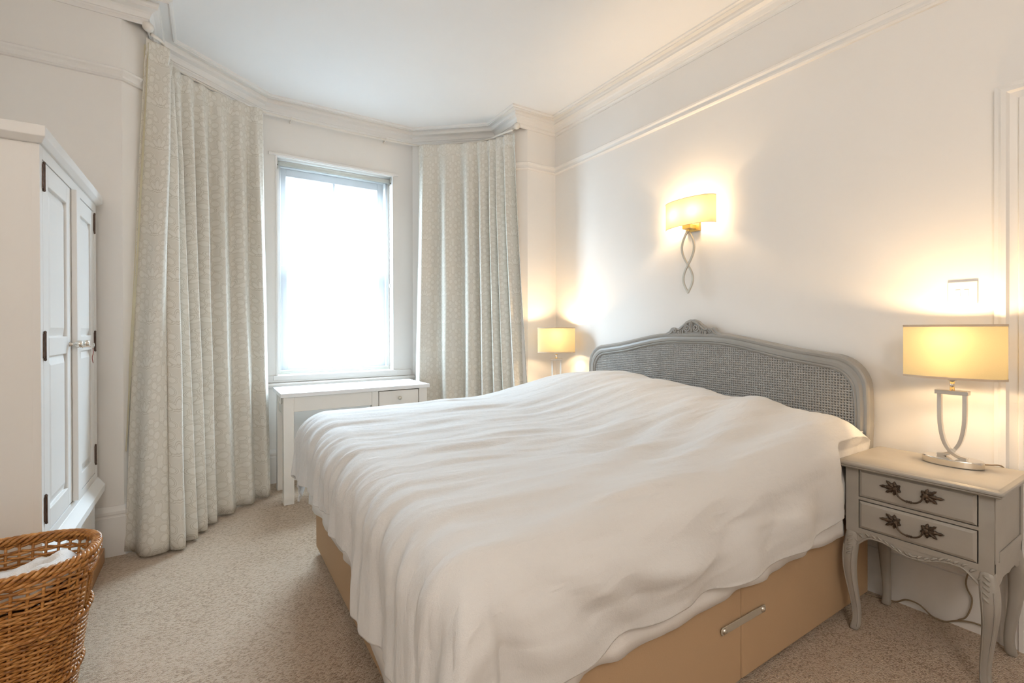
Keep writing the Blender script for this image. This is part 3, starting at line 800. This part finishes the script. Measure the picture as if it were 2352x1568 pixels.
# ------------------------------------------------------------------ duvet
def ztop(x, y):
    """height of the duvet's top over the bed"""
    ys = [.80, .95, 1.17, 1.52, 1.80, 2.11, 2.45, 2.65, 2.85]
    head = np.interp(y, ys, [.80, .822, .842, .868, .895, .915, .905, .875, .84])
    mid = np.interp(y, ys, [.742, .752, .752, .745, .745, .752, .765, .765, .755])
    foot = np.interp(y, ys, [.700, .705, .715, .725, .735, .745, .752, .752, .735])
    k = np.clip((x-1.35)/(2.22-1.35), 0, 1); k = k*k*(3-2*k)
    f = np.clip((1.25-x)/.75, 0, 1); f = f*f*(3-2*f)
    z = mid*(1-k)+head*k
    z = z*(1-f)+foot*f
    e = np.clip((x-2.27)/.2, 0, 1)
    return z - .07*e*e
def duvet_points(na=330, nb=330):
    IX0, IX1, IY0, IY1, R = .525, 2.452, 1.000, 2.645, .145
    OVF, OVN, OVR = .36, .430, .40
    A = np.r_[np.linspace(IX0-OVF, IX0, 100), np.linspace(IX0, IX1, na-100+1)[1:]]
    Bv = np.r_[np.linspace(IY0-OVN, IY0, 110), np.linspace(IY0, IY1, nb-160)[1:], np.linspace(IY1, IY1+OVR, 52)[1:]]
    a, bb = np.meshgrid(A, Bv, indexing='ij')
    # wavy hems
    hem_n = np.interp(a, [.1, .55, .8, 1.2, 1.6, 1.8, 2.1, 2.3], [.41, .395, .395, .408, .425, .443, .410, .395])/OVN + .022*vnoise(a*9, a*0+3)
    hem_f = np.interp(bb, [.6, 1.0, 1.25, 1.48, 1.60, 2.0, 2.5, 2.8], [.45, .445, .455, .475, .345, .330, .385, .39])/OVF + .03*vnoise(bb*9, bb*0+9)
    a2 = np.where(a < IX0, IX0+(a-IX0)*hem_f, a)
    b2 = np.where(bb < IY0, IY0+(bb-IY0)*hem_n, bb)
    cx = np.clip(a2, IX0, IX1); cy = np.clip(b2, IY0, IY1)
    dx, dy = a2-cx, b2-cy; d = np.hypot(dx, dy); dd = np.maximum(d, 1e-9)
    nx, ny = dx/dd, dy/dd
    arc = R*PI/2
    th = np.minimum(d, arc)/R
    hor = R*np.sin(th); drop = R*(1-np.cos(th)) + np.maximum(d-arc, 0)
    ang = np.arctan2(-dy, -dx)                      # 0 = foot side, pi/2 = near side
    hang = np.clip((d-.12)/.25, 0, 1)
    corner = np.sin(2*np.clip(ang, 0, PI/2))**2*(dx < 0)*(dy < 0)
    # hanging folds: gentle on the sides, deep at the near foot corner
    run = np.where((dx < 0) & (ang < PI/4), bb, a)
    hor += hang*(.010*np.sin(run*19+1.5*vnoise(run*3, d*2)) + .008*vnoise(run*9, d*5))*(1-corner)
    hor += hang*corner*(.040*np.sin(ang*7.5+1.0) + .03)
    hor += .020*np.clip((d-arc)/.3, 0, 1)
    x = cx+nx*hor; y = cy+ny*hor
    z = ztop(np.clip(x, .45, 2.6), np.clip(y, .9, 2.75)) - drop
    # wrinkles on the top: long soft creases running towards the foot and fine cross ripples
    u = a*.99-bb*.13; v = a*.13+bb*.99
    top = np.clip(1-d/.5, .25, 1)
    wr = .009*vnoise(u*1.6+3, v*6.5) + .0045*vnoise(u*3.2, v*19+2) + .0014*vnoise(u*6, v*46+2) + .010*vnoise(a*1.6, bb*2.0+7)
    rip = np.abs(vnoise(a*3.5+bb*1.5, bb*15-a*3))
    wr += .0060*(1-2.2*rip)*np.clip(.2+vnoise(a*1.5+9, bb*1.5), 0, 1)
    # creases swung from the pillow edge down to the near side
    cz_ = np.sin((bb-.75)*30 - 9*(a-1.2)*(bb-.4))
    wr += .0085*cz_*np.exp(-((bb-1.25)/.33)**2)*np.clip((a-.9)/.5, 0, 1)
    side = np.clip((d-.10)/.2, 0, 1)
    # drapes pulling from the near foot corner across the near side
    rr = np.hypot(a-.55, bb-1.02); aa = np.arctan2(-(bb-1.02), (a-.50))
    swag = np.sin(aa*11+3.2*np.minimum(rr, 1.4))
    near = (dy < 0)*side*np.clip(np.sin(ang), 0, 1)**1.5
    disp = 1.3*wr*top
    sw = (.026*swag+.007*np.sin(aa*23+5*np.minimum(rr,1.4)+2*vnoise(a*4,bb*4))+.005*vnoise(a*7+bb*9, bb*22))*near*(1-.75*np.clip((d-.26)/.14, 0, 1))*np.clip(rr/.5, 0, 1)*np.clip((1.9-rr)/.8, 0, 1)
    fs = (dx < 0)*(dy >= 0)*np.clip((d-.02)/.15, 0, 1)
    pl_ = .0055*np.sin(bb*41+7*d+3*vnoise(bb*4, d*3)) + .003*np.sin(bb*83+3+9*d)
    sw += fs*pl_
    P = np.stack([x, y, z], -1)
    ga = np.gradient(P, axis=0); gb = np.gradient(P, axis=1)
    n = np.cross(ga, gb); n /= np.maximum(1e-9, np.linalg.norm(n, axis=-1))[..., None]
    n *= np.where(n[..., 2:3] < -.25, -1, 1)
    # outward: up on top, sideways on the drop
    ref = np.stack([nx*np.clip(d*6, 0, 1), ny*np.clip(d*6, 0, 1), np.ones_like(d)*.5], -1)
    n *= np.where((n*ref).sum(-1, keepdims=True) < 0, -1, 1)
    P = P + n*(disp+sw)[..., None]
    # the near side rests against the bedside table
    m = (P[..., 0] > 1.85)
    kx = np.interp(P[..., 0], [1.96, 2.115], [0, 1]); kx = kx*kx*(3-2*kx)
    lim = .78+kx*np.interp(P[..., 2], [.58, .63, .70, .86], [.098, .122, .119, .05])
    P[..., 1] = np.where(m & (P[..., 1] < lim), lim+.004*vnoise(P[..., 0]*20, P[..., 2]*20), P[..., 1])
    nearhang = (dy < 0) & (dx > -.10) & (d > .19) & (P[..., 0] < 2.0)
    P[..., 1] = np.where(nearhang, np.minimum(P[..., 1], .868), P[..., 1])
    foothang = (dx < 0) & (dy > -.10) & (d > .19)
    P[..., 0] = np.where(foothang, np.minimum(P[..., 0], .424), P[..., 0])
    lim2 = np.interp(P[..., 0], [1.95, 2.12], [2.85, 2.70])
    P[..., 1] = np.where((P[..., 0] > 1.95) & (P[..., 2] < .70) & (P[..., 1] > lim2), lim2, P[..., 1])
    P[..., 0] = np.minimum(P[..., 0], 2.462)
    return P
P_ = duvet_points(); na_, nb_ = P_.shape[:2]
vv = [tuple(p) for p in P_.reshape(-1, 3)]
ff = [(i*nb_+j, i*nb_+j+1, (i+1)*nb_+j+1, (i+1)*nb_+j) for i in range(na_-1) for j in range(nb_-1)]
dv = MB().add(vv, ff).build('duvet', 'duvet', smooth=True, fix=True)
md = dv.modifiers.new('thickness', 'SOLIDIFY'); md.thickness = .012; md.offset = -1
tag(dv, 'rumpled white duvet spread over the whole bed', 'duvet')

# under sheet: its hem shows below the duvet along the near side and the foot
def sheet():
    edge = [(2.15, .893), (1.9, .893), (1.5, .893), (1.1, .893), (.75, .89), (.50, .895), (.455, .93), (.452, 1.1), (.452, 1.6), (.452, 2.1), (.452, 2.55), (.462, 2.72), (.52, 2.735), (.9, 2.735)]
    n = 260; V, F = [], []
    for i in range(n+1):
        s = i/n; p = polyat(edge, s)
        zt = .60
        x, y = p
        zb = np.interp(s, [0, .1, .2, .35, .40, .45, .54, .60, .66, .80, .90, 1.0], [.368, .362, .355, .348, .25, .11, .10, .21, .305, .305, .26, .30]) + .006*float(vnoise(s*38, 2.0))
        for k in range(9):
            t = k/8; wv = .006*math.sin(i*.33+2*float(vnoise(s*20, 5)))*t + .005*float(vnoise(s*60, t*3))*t
            flare = .012*t
            if x < .50: dxn, dyn = -1, 0
            elif y > 2: dxn, dyn = 0, 1
            else: dxn, dyn = 0, -1
            o_ = min(.0, 0)+wv+flare
            V.append((x+dxn*o_, y+dyn*o_, lerp(zt, zb, t)))
    F = [(i*9+k, i*9+k+1, (i+1)*9+k+1, (i+1)*9+k) for i in range(n) for k in range(8)]
    return MB().add(V, F)
tag(sheet().build('bed_sheet', 'sheet', smooth=True, solid=.002), 'white under-sheet with its hem hanging just below the duvet', 'sheet')
# pillow whose corner pokes out of the duvet
def pillow(cx, cy, cz, lx, ly, h, rz, name, label):
    V, F, n = [], [], 26
    for sgn in (1, -1):
        for i in range(n+1):
            for j in range(n+1):
                u, v_ = i/n*2-1, j/n*2-1
                t = (max(0, 1-u**4)*max(0, 1-v_**4))**.5
                k = 1-.06*(1-abs(u))*abs(v_)-.06*(1-abs(v_))*abs(u)
                V.append((u*lx/2*k, v_*ly/2*k, sgn*h/2*t+.002*sgn))
    m = (n+1)**2
    for q in (0, 1):
        for i in range(n):
            for j in range(n):
                a = q*m+i*(n+1)+j; F.append((a, a+1, a+n+2, a+n+1))
    o = MB().add(V, F).build(name, 'sheet', smooth=True)
    o.location = (cx, cy, cz); o.rotation_euler = (0, -.10, rz)
    return tag(o, label, 'pillow')
pillow(2.235, 1.27, .715, .42, .70, .11, .03, 'pillow', 'white pillow under the duvet, its corner poking out by the nightstand')

# ------------------------------------------------------------------ nightstands
NW, ND, NH = .424, .345, .676
ns = thing('nightstand', 'grey carved two-drawer nightstand with the large lit lamp on it', 'nightstand', (2.315, .657, 0), PI/2, 'grey nightstands')
# local: x across (left in the photo is +x), +y = front
hw, hd = NW/2, ND/2
fy = hd
def rr(hx, hy0, hy1, z): return [(-hx, hy0, z), (hx, hy0, z), (hx, hy1, z), (-hx, hy1, z)]
b = MB()
tw, tf, tb = hw+.027, fy+.030, -hd-.012
b.rings([rr(tw-.022, tb, tf-.022, .648), rr(tw-.010, tb, tf-.010, .650), rr(tw-.004, tb, tf-.004, .655), rr(tw-.004, tb, tf-.004, .659), rr(tw, tb, tf, .662), rr(tw, tb, tf, .668), rr(tw-.003, tb, tf-.003, .672), rr(tw-.012, tb, tf-.012, .6745), rr(tw-.016, tb, tf-.016, NH)])
b.build('top', 'grey', ns, bevel=.001)
b = MB()
# case: sides, back, front frame with openings
dz = ((.420, .524), (.543, .647)); dx0, dx1 = -.171, .165
b.box((-hw, -hd, .36), (-hw+.016, fy-.004, .650)).box((hw-.016, -hd, .36), (hw, fy-.004, .650)).box((-hw, -hd, .36), (hw, -hd+.012, .650))
b.box((-hw, fy-.018, .395), (dx0-.0035, fy, .650)).box((dx1+.0035, fy-.018, .395), (hw, fy, .650))
b.box((dx0-.004, fy-.018, .5275), (dx1+.004, fy, .5395)).box((dx0-.004, fy-.018, .395), (dx1+.004, fy, .4165)).box((dx0-.004, fy-.03, .6485), (dx1+.004, fy-.001, .650))
b.box((-hw+.012, -hd, .385), (hw-.012, fy-.012, .400))
b.build('case', 'grey', ns, bevel=.0015)
# front apron with a serpentine lower edge
def apron_z(t):
    """t -1..1 across"""
    q = abs(t); return .362 + .024*smooth01((q-.05)/.45) - .055*smooth01((q-.62)/.38)
b = MB(); n = 48; lo_ = [(lerp(-hw+.010, hw-.010, i/n), apron_z(2*i/n-1)) for i in range(n+1)]
b.prism(lo_+[(hw-.010, .405), (-hw+.010, .405)], fy-.016, fy-.0015, 'xz')
b.tube([(x, fy-.002, z+.003) for x, z in lo_], .0042, 7)
ap = b.build('front_apron', 'grey', ns)
b = MB()
for sg in (-1, 1):
    for k in range(9):
        t = .03+.052*k; x = sg*t*hw*2*.92; z = apron_z(t*1.84)+.012
        b.tube(bez([(x, fy-.001, z-.006), (x+sg*.006, fy+.0015, z+.002), (x+sg*.016, fy-.001, z+.007)], 3), [.0015]+[.0042]*4+[.0015]*2, 6)
b.tube(bez([(-.012, fy, .378), (0, fy+.002, .372), (.012, fy, .378)], 4), .004, 6)
b.build('apron_carving', 'grey', ap, smooth=True)
# side aprons and recessed side panels
for sg in (-1, 1):
    b = MB(); n = 24
    lo_ = [(lerp(-hd, fy-.016, i/n), .352+.020*math.sin(PI*i/n)-.018*abs(math.sin(3*PI*i/n))) for i in range(n+1)]
    xa, xc = sg*(hw-.014), sg*(hw-.001)
    b.prism(lo_+[(fy-.016, .43), (-hd, .43)], min(xa, xc), max(xa, xc), 'yz')
    b.build('side_apron', 'grey', ns)
    MB().box((sg*hw, -hd, .43), (sg*(hw+.004), -hd+.028, .648)).box((sg*hw, fy-.045, .43), (sg*(hw+.003), fy-.004, .648)).box((sg*hw, -hd+.028, .425), (sg*(hw+.004), fy-.045, .455)).build('side_frame', 'grey', ns, bevel=.001)
# cabriole legs
def leg(sx, sy):
    zs = [.410, .36, .32, .27, .21, .15, .09, .045, .015, .0]
    off = [.000, .005, .012, .015, .010, .001, -.008, -.010, -.004, .000]
    rad = [.021, .024, .026, .0235, .0195, .0168, .0148, .0142, .0165, .0155]
    out = 1.0
    cx_, cy_ = sx*(hw-.020), (fy-.019) if sy > 0 else (-hd+.019)
    L = []
    for z, o_, r in zip(zs, off, rad):
        px, py = cx_+sx*o_*.75, cy_+sy*o_*.9
        lp = []
        for k in range(12):
            a = 2*PI*k/12+PI/12; c_, s_ = math.cos(a), math.sin(a)
            m_ = (abs(c_)**4+abs(s_)**4)**.25
            lp.append((px+r*c_/m_, py+r*s_/m_, z))
        L.append(lp)
    # smooth the stack
    return MB().rings(L)
for sx, sy in ((1, 1), (-1, 1), (1, -1), (-1, -1)):
    o = leg(sx, sy).build('leg', 'grey', ns, smooth=True, sub=2)
    if sy > 0:
        b = MB(); cx_ = sx*(hw-.018)
        for k in range(5):
            z = .385-.017*k
            b.tube(bez([(cx_-sx*.008, fy+.003+.002*k, z), (cx_+sx*.004, fy+.0075+.0025*k, z-.006), (cx_+sx*.014, fy+.002+.002*k, z-.020)], 3), [.0015]+[.0042]*4+[.0015]*2, 6)
        b.build('knee_carving', 'grey', o, smooth=True)
        b = MB()
        zs_ = [.34, .30, .25, .20, .15, .10, .05, .02]
        po = lambda z: np.interp(z, [0, .015, .045, .09, .15, .21, .27, .32, .36, .41], [0, -.004, -.010, -.008, .001, .010, .015, .012, .005, 0])
        pr = lambda z: np.interp(z, [0, .015, .045, .09, .15, .21, .27, .32, .36, .41], [.0155, .0165, .0142, .0148, .0168, .0195, .0235, .026, .024, .021])
        for e in (-1, 1):
            b.tube(bez([(sx*(hw-.020)+sx*po(z)*.75+e*pr(z)*.60, (fy-.019)+po(z)*.9+pr(z)*.93, z) for z in zs_], 4), .0021, 6)
        b.build('leg_bead', 'grey', o, smooth=True)
# drawers with leaf-backed bail handles
def leaf_plate(cx_, sg, zc_):
    b = MB()
    for an, ln in ((0, .050), (38, .037), (-34, .037), (80, .026), (-80, .026), (130, .020), (-150, .018)):
        a = math.radians(an); ux, uz = sg*math.cos(a), math.sin(a); px, pz = -uz, ux
        w_ = .0075
        pts = [(0, 0), (ln*.30, w_*.75), (ln*.50, w_), (ln*.62, w_*.55), (ln*.8, w_*.6), (ln, 0), (ln*.8, -w_*.6), (ln*.62, -w_*.55), (ln*.5, -w_), (ln*.30, -w_*.75)]
        vs_ = [(cx_+ux*q+px*r_, fy+.0125, zc_+uz*q+pz*r_) for q, r_ in pts]
        bs_ = [(x, fy+.006, z) for x, y, z in vs_]
        tip = (cx_+ux*ln*.45, fy+.0165, zc_+uz*ln*.45)
        m_ = len(pts); V = vs_+bs_+[tip]
        F = [(k, (k+1) % m_, 2*m_) for k in range(m_)]+[(m_+k, m_+(k+1) % m_, (k+1) % m_, k) for k in range(m_)]+[tuple(range(2*m_-1, m_-1, -1))]
        b.add(V, F)
    b.lathe([(.009, .006), (.009, .016), (.005, .020), (.001, .021)], (cx_, fy, zc_), 10, 'y')
    return b
for z0, z1 in dz:
    b = MB()
    def R(m, y): return [(dx0+m, y, z0+m), (dx1-m, y, z0+m), (dx1-m, y, z1-m), (dx0+m, y, z1-m)]
    b.rings([R(0, fy-.02), R(0, fy+.001), R(.0015, fy+.002), R(.009, fy+.006), R(.011, fy+.006)])
    b.box((dx0+.01, -hd+.03, z0+.008), (dx1-.01, fy-.018, z1-.02))
    dw = b.build('drawer', 'grey', ns)
    zc_ = (z0+z1)/2+.010
    h = MB()
    for sg in (1, -1):
        lp_ = leaf_plate(.003+sg*.044, sg, zc_); h.add(lp_.v, lp_.f)
    h.tube(bez([(.003-.040, fy+.018, zc_), (.003-.033, fy+.022, zc_-.020), (.003-.018, fy+.023, zc_-.031), (.003, fy+.023, zc_-.033), (.003+.018, fy+.023, zc_-.031), (.003+.033, fy+.022, zc_-.020), (.003+.040, fy+.018, zc_)], 6), .0030, 8)
    for q in (-.006, 0, .006): h.lathe([(.002, q-.003), (.0048, q-.001), (.0048, q+.001), (.002, q+.003)], (.003, fy+.023, zc_-.033), 8, 'x')
    h.build('handle', 'bronze', dw)
# its twin on the far side of the bed
dup(ns, (2.280, 2.946, 0), PI/2, 'grey nightstand hidden behind the bed under the far lamp')

# ------------------------------------------------------------------ table lamps
def make_lamp(loc, rz, label):
    t = thing('table_lamp', label, 'lamp', loc, rz, 'bedside lamps')
    MB().lathe([(.001, 0), (.088, 0), (.0905, .003), (.0905, .024), (.088, .0275), (.001, .0275)], (0, 0, 0), 48, 'z', 1, .60).build('base', 'chrome', t, bevel=.001)
    for sg, yo in ((1, .010), (-1, -.010)):
        b = MB()
        pth = bez([(sg*.034, yo, .268), (sg*.034, yo, .21), (sg*.032, yo, .15), (sg*.022, yo, .092), (sg*.004, yo, .055), (-sg*.020, yo, .036), (-sg*.046, yo, .030)], 7)
        b.bar(pth, .0095, .0062, (0, 1, 0))
        b.build('curved_bar', 'chrome', t, bevel=.0008)
    MB().box((-.048, -.0185, .268), (.048, .0185, .284)).build('cross_bar', 'chrome', t, bevel=.0008)
    MB().tube([(0, 0, .284), (0, 0, .325)], .0075, 12).build('stem', 'chrome', t, smooth=True)
    MB().lathe([(.013, .322), (.017, .328), (.017, .372), (.012, .376)], (0, 0, 0), 16).build('bulb_holder', 'switch', t, smooth=True)
    sh = MB().lathe([(.150, .330), (.150, .535)], (0, 0, 0), 64, 'z', 1, .52, False, False).build('lamp_shade', 'shade', t, smooth=True)
    for z0, z1 in ((.330, .338), (.527, .535)):
        MB().lathe([(.1488, z0), (.1512, z0), (.1512, z1), (.1488, z1), (.1488, z0)], (0, 0, 0), 64, 'z', 1, .525, False, False).build('shade_edge', 'shadetrim', sh)
    sp = MB()
    for a in (0, PI/2, PI, 3*PI/2): sp.tube([(.012*math.cos(a), .012*math.sin(a), .345), (.148*math.cos(a), .148*.52*math.sin(a), .345)], .0012, 5)
    sp.build('shade_carrier', 'steel', sh)
    for zz, ww in ((.482, 1.15), (.376, .75)):
        l = lamp_light('bulb_light', (0, 0, zz), LAMP_W*ww, WARM, .022); l.parent = t
    return t
lampA = make_lamp((2.392, .612, NH+.0005), PI/2, 'lit chrome table lamp on the near nightstand below the light switch')
lampB = make_lamp((2.362, 3.020, NH+.0005), math.radians(-38), 'lit chrome table lamp in the far corner beside the right curtain')
tag(MB().tube(bez([(2.455, .545, NH+.006), (2.475, .525, NH+.006), (2.50, .50, NH+.004), (2.522, .497, NH-.03), (2.525, .50, .5), (2.522, .60, .22), (2.518, .585, .13), (2.515, .60, .06), (2.512, .625, .033)], 8), .0028, 8).build('lamp_cable', 'cable', smooth=True), 'thin brown flex hanging behind the near nightstand', 'cable')
tag(MB().tube(bez([(2.516, .545, .045), (2.514, .585, .044), (2.512, .625, .030), (2.508, .665, .008), (2.50, .70, .012), (2.505, .745, .038), (2.508, .79, .036), (2.506, .83, .010), (2.49, .90, .006), (2.46, .97, .006)], 8), .0032, 8).build('floor_cable', 'cable', smooth=True), 'grey-brown cable looping along the skirting under the near nightstand', 'cable')

# ------------------------------------------------------------------ wall sconce
sc = thing('wall_light', 'lit wall light with curved cream shade above the headboard', 'wall light', (2.549, 1.868, 0))
n = 40; b = MB(); V = []
for z in (1.826, 1.990):
    for k in range(n+1):
        a = PI*k/n; V.append((-.028-.092*math.sin(a)**.8 if math.sin(a) > 0 else -.028, .172*math.cos(a), z))
b.add(V, [(k, k+1, n+2+k, n+1+k) for k in range(n)])
sh = b.build('lamp_shade', 'wallshade', sc, smooth=True)
for z in (1.826, 1.990):
    pts = [(-.0275-.0925*math.sin(PI*k/n)**.8 if math.sin(PI*k/n) > 1e-6 else -.028, .1725*math.cos(PI*k/n), z) for k in range(n+1)]
    MB().tube(pts, .0016, 6).build('shade_edge', 'shadetrim', sh)
MB().box((-.020, -.05, 1.80), (-.0005, .05, 1.93)).build('back_plate', 'gold', sc, bevel=.002)
MB().box((-.078, -.030, 1.812), (-.018, .030, 1.838)).build('fitter', 'gold', sc, bevel=.002)
MB().lathe([(.006, 1.795), (.009, 1.800), (.009, 1.815)], (-.060, 0, 0), 12).build('collar', 'gold', sc, smooth=True)
for sg in (1, -1):
    pts = []
    for k in range(61):
        t = k/60; z = lerp(1.800, 1.418, t)
        am = .044 if t < .56 else .033
        q = t/.56 if t < .56 else (t-.56)/.44
        sgn = sg if t < .56 else -sg
        pts.append((-.060-.004*sg*math.cos(PI*t*1.8), sgn*am*math.sin(PI*q), z))
    MB().bar(pts, .0050, .0058, (1, 0, 0)).build('curved_rod', 'champagne', sc, bevel=.001)
for yy in (-.06, .06):
    MB().lathe([(.012, 1.842), (.012, 1.875), (.010, 1.878)], (-.055, yy, 0), 12).build('bulb_holder', 'switch', sc, smooth=True)
    MB().tube([(-.055, yy*.4, 1.845), (-.055, yy, 1.845)], .004, 8).build('bulb_arm', 'gold', sc)
    l = lamp_light('bulb_light', (-.058, yy, 1.905), SCONCE_W, WARM, .018); l.parent = sc

# ------------------------------------------------------------------ light switch
sw = thing('light_switch', 'white double rocker light switch above the near lamp', 'light switch', (2.549, .620, 1.339))
MB().box((-.0085, -.0445, -.045), (0, .0445, .045)).build('plate', 'switch', sw, bevel=.003, seg=3)
for yy in (-.0125, .0125):
    MB().frustum((-.0135, yy-.0075), (-.007, yy+.0075), (-.011, yy-.0075), (-.007, yy+.0075), -.012, .012).build('rocker', 'switch', sw, bevel=.0008)

# ------------------------------------------------------------------ wicker basket
bk = thing('laundry_basket', 'brown wicker laundry basket beside the wardrobe', 'basket', (-.535, 1.918, 0))
BA, BB, BHt = .240, .172, .555
def bsk(a, z, off=0.0):
    k = lerp(.70, 1.0, z/BHt)
    c_, s_ = math.cos(a), math.sin(a); m_ = (abs(c_)**2.6+abs(s_)**2.6)**(1/2.6)
    return (BA*k*c_/m_+off*c_, BB*k*s_/m_+off*s_, z)
stakes = 48
HA, HW_, HZ0, HZ1 = 0.0, .34, .365, .475        # handle hole at the right-hand end (angle, half-width, heights)
def in_hole(a, z):
    d = (a+PI) % (2*PI)-PI
    return abs(d) < HW_ and HZ0 < z < HZ1 or abs(abs(d)-PI) < HW_ and HZ0 < z < HZ1
b = MB(); nrow = 76
segs = stakes*4
for r_ in range(nrow):
    z = .012+r_*(BHt-.055)/nrow
    if r_ in (67, 70, 73): continue
    run = []
    for k in range(segs+1):
        a = 2*PI*k/segs
        if in_hole(a, z):
            if len(run) > 3: b.tube(run, .0041, 6)
            run = []; continue
        wv = .0052*math.cos(a*stakes/2+PI*(r_ % 2))
        zz = z+.0015*math.sin(3*a+r_)
        run.append(bsk(a, zz, wv))
    if len(run) > 3: b.tube(run, .0041, 6)
b.build('woven_side', 'wicker', bk, smooth=True)
b = MB()
for k in range(stakes):
    a = 2*PI*k/stakes
    b.tube([bsk(a, lerp(.005, BHt-.02, q/10)) for q in range(11)], .0038, 6)
b.build('stakes', 'wicker', bk, smooth=True)
b = MB()
for q in range(4):
    ph = q*PI/2
    b.tube([bsk(2*PI*k/160, BHt-.015+.010*math.sin(k*2*PI*20/160+ph), .009*math.cos(k*2*PI*20/160+ph)) for k in range(160)], .0055, 7, closed=True)
for z, ph in ((BHt-.032, 0), (BHt-.032, PI), (.365, 0), (.365, PI), (.20, 0), (.20, PI), (.012, 0), (.012, PI)):
    b.tube([bsk(2*PI*k/200, z+.004*math.sin(k*2*PI*25/200+ph), .006+.005*math.cos(k*2*PI*25/200+ph)) for k in range(200)], .0052, 7, closed=True)
b.build('braided_rim', 'wicker', bk, smooth=True)
for c0 in (0, PI):
    b = MB()
    for e in (-1, 1):
        b.tube([bsk(c0+e*HW_, lerp(HZ0-.03, HZ1+.03, q/6)) for q in range(7)], .006, 7)
    pts = []
    for k in range(140):
        t = k/139; a = c0+lerp(-HW_, HW_, t); p = bsk(a, HZ1+.006)
        pts.append((p[0]+.010*math.cos(t*2*PI*16)*math.cos(a), p[1]+.010*math.cos(t*2*PI*16)*math.sin(a), p[2]+.010*math.sin(t*2*PI*16)))
    b.tube(pts, .0035, 6); b.build('handle', 'wicker', bk, smooth=True)
b = MB(); b.rings([[bsk(2*PI*k/40, .004, -.004) for k in range(40)], [bsk(2*PI*k/40, .012, -.004) for k in range(40)]]); b.build('basket_base', 'wicker', bk)
# white cloth inside the basket
V, F = [], []; nr, na2 = 14, 60
for i in range(nr+1):
    for k in range(na2):
        a = 2*PI*k/na2; q = i/nr
        px, py, _ = bsk(a, .46, -.014)
        px *= q; py *= q
        z = .475+.030*px/.22-.045*(py/.16)*.3 + .020*float(vnoise(px*14+5, py*14+3)) + .012*float(vnoise(px*34, py*34)) - .06*smooth01((q-.75)/.25)
        z += .045*smooth01((px-.02)/.2)
        V.append((px, py, z))
for i in range(nr):
    for k in range(na2):
        k2 = (k+1) % na2; F.append((i*na2+k, i*na2+k2, (i+1)*na2+k2, (i+1)*na2+k))
F = [f for f in F]
o = MB().add(V, F).build('towel', 'towel', smooth=True, solid=.006)
o.location = (-.535, 1.918, 0)
tag(o, 'crumpled white towel lying inside the wicker basket', 'towel')
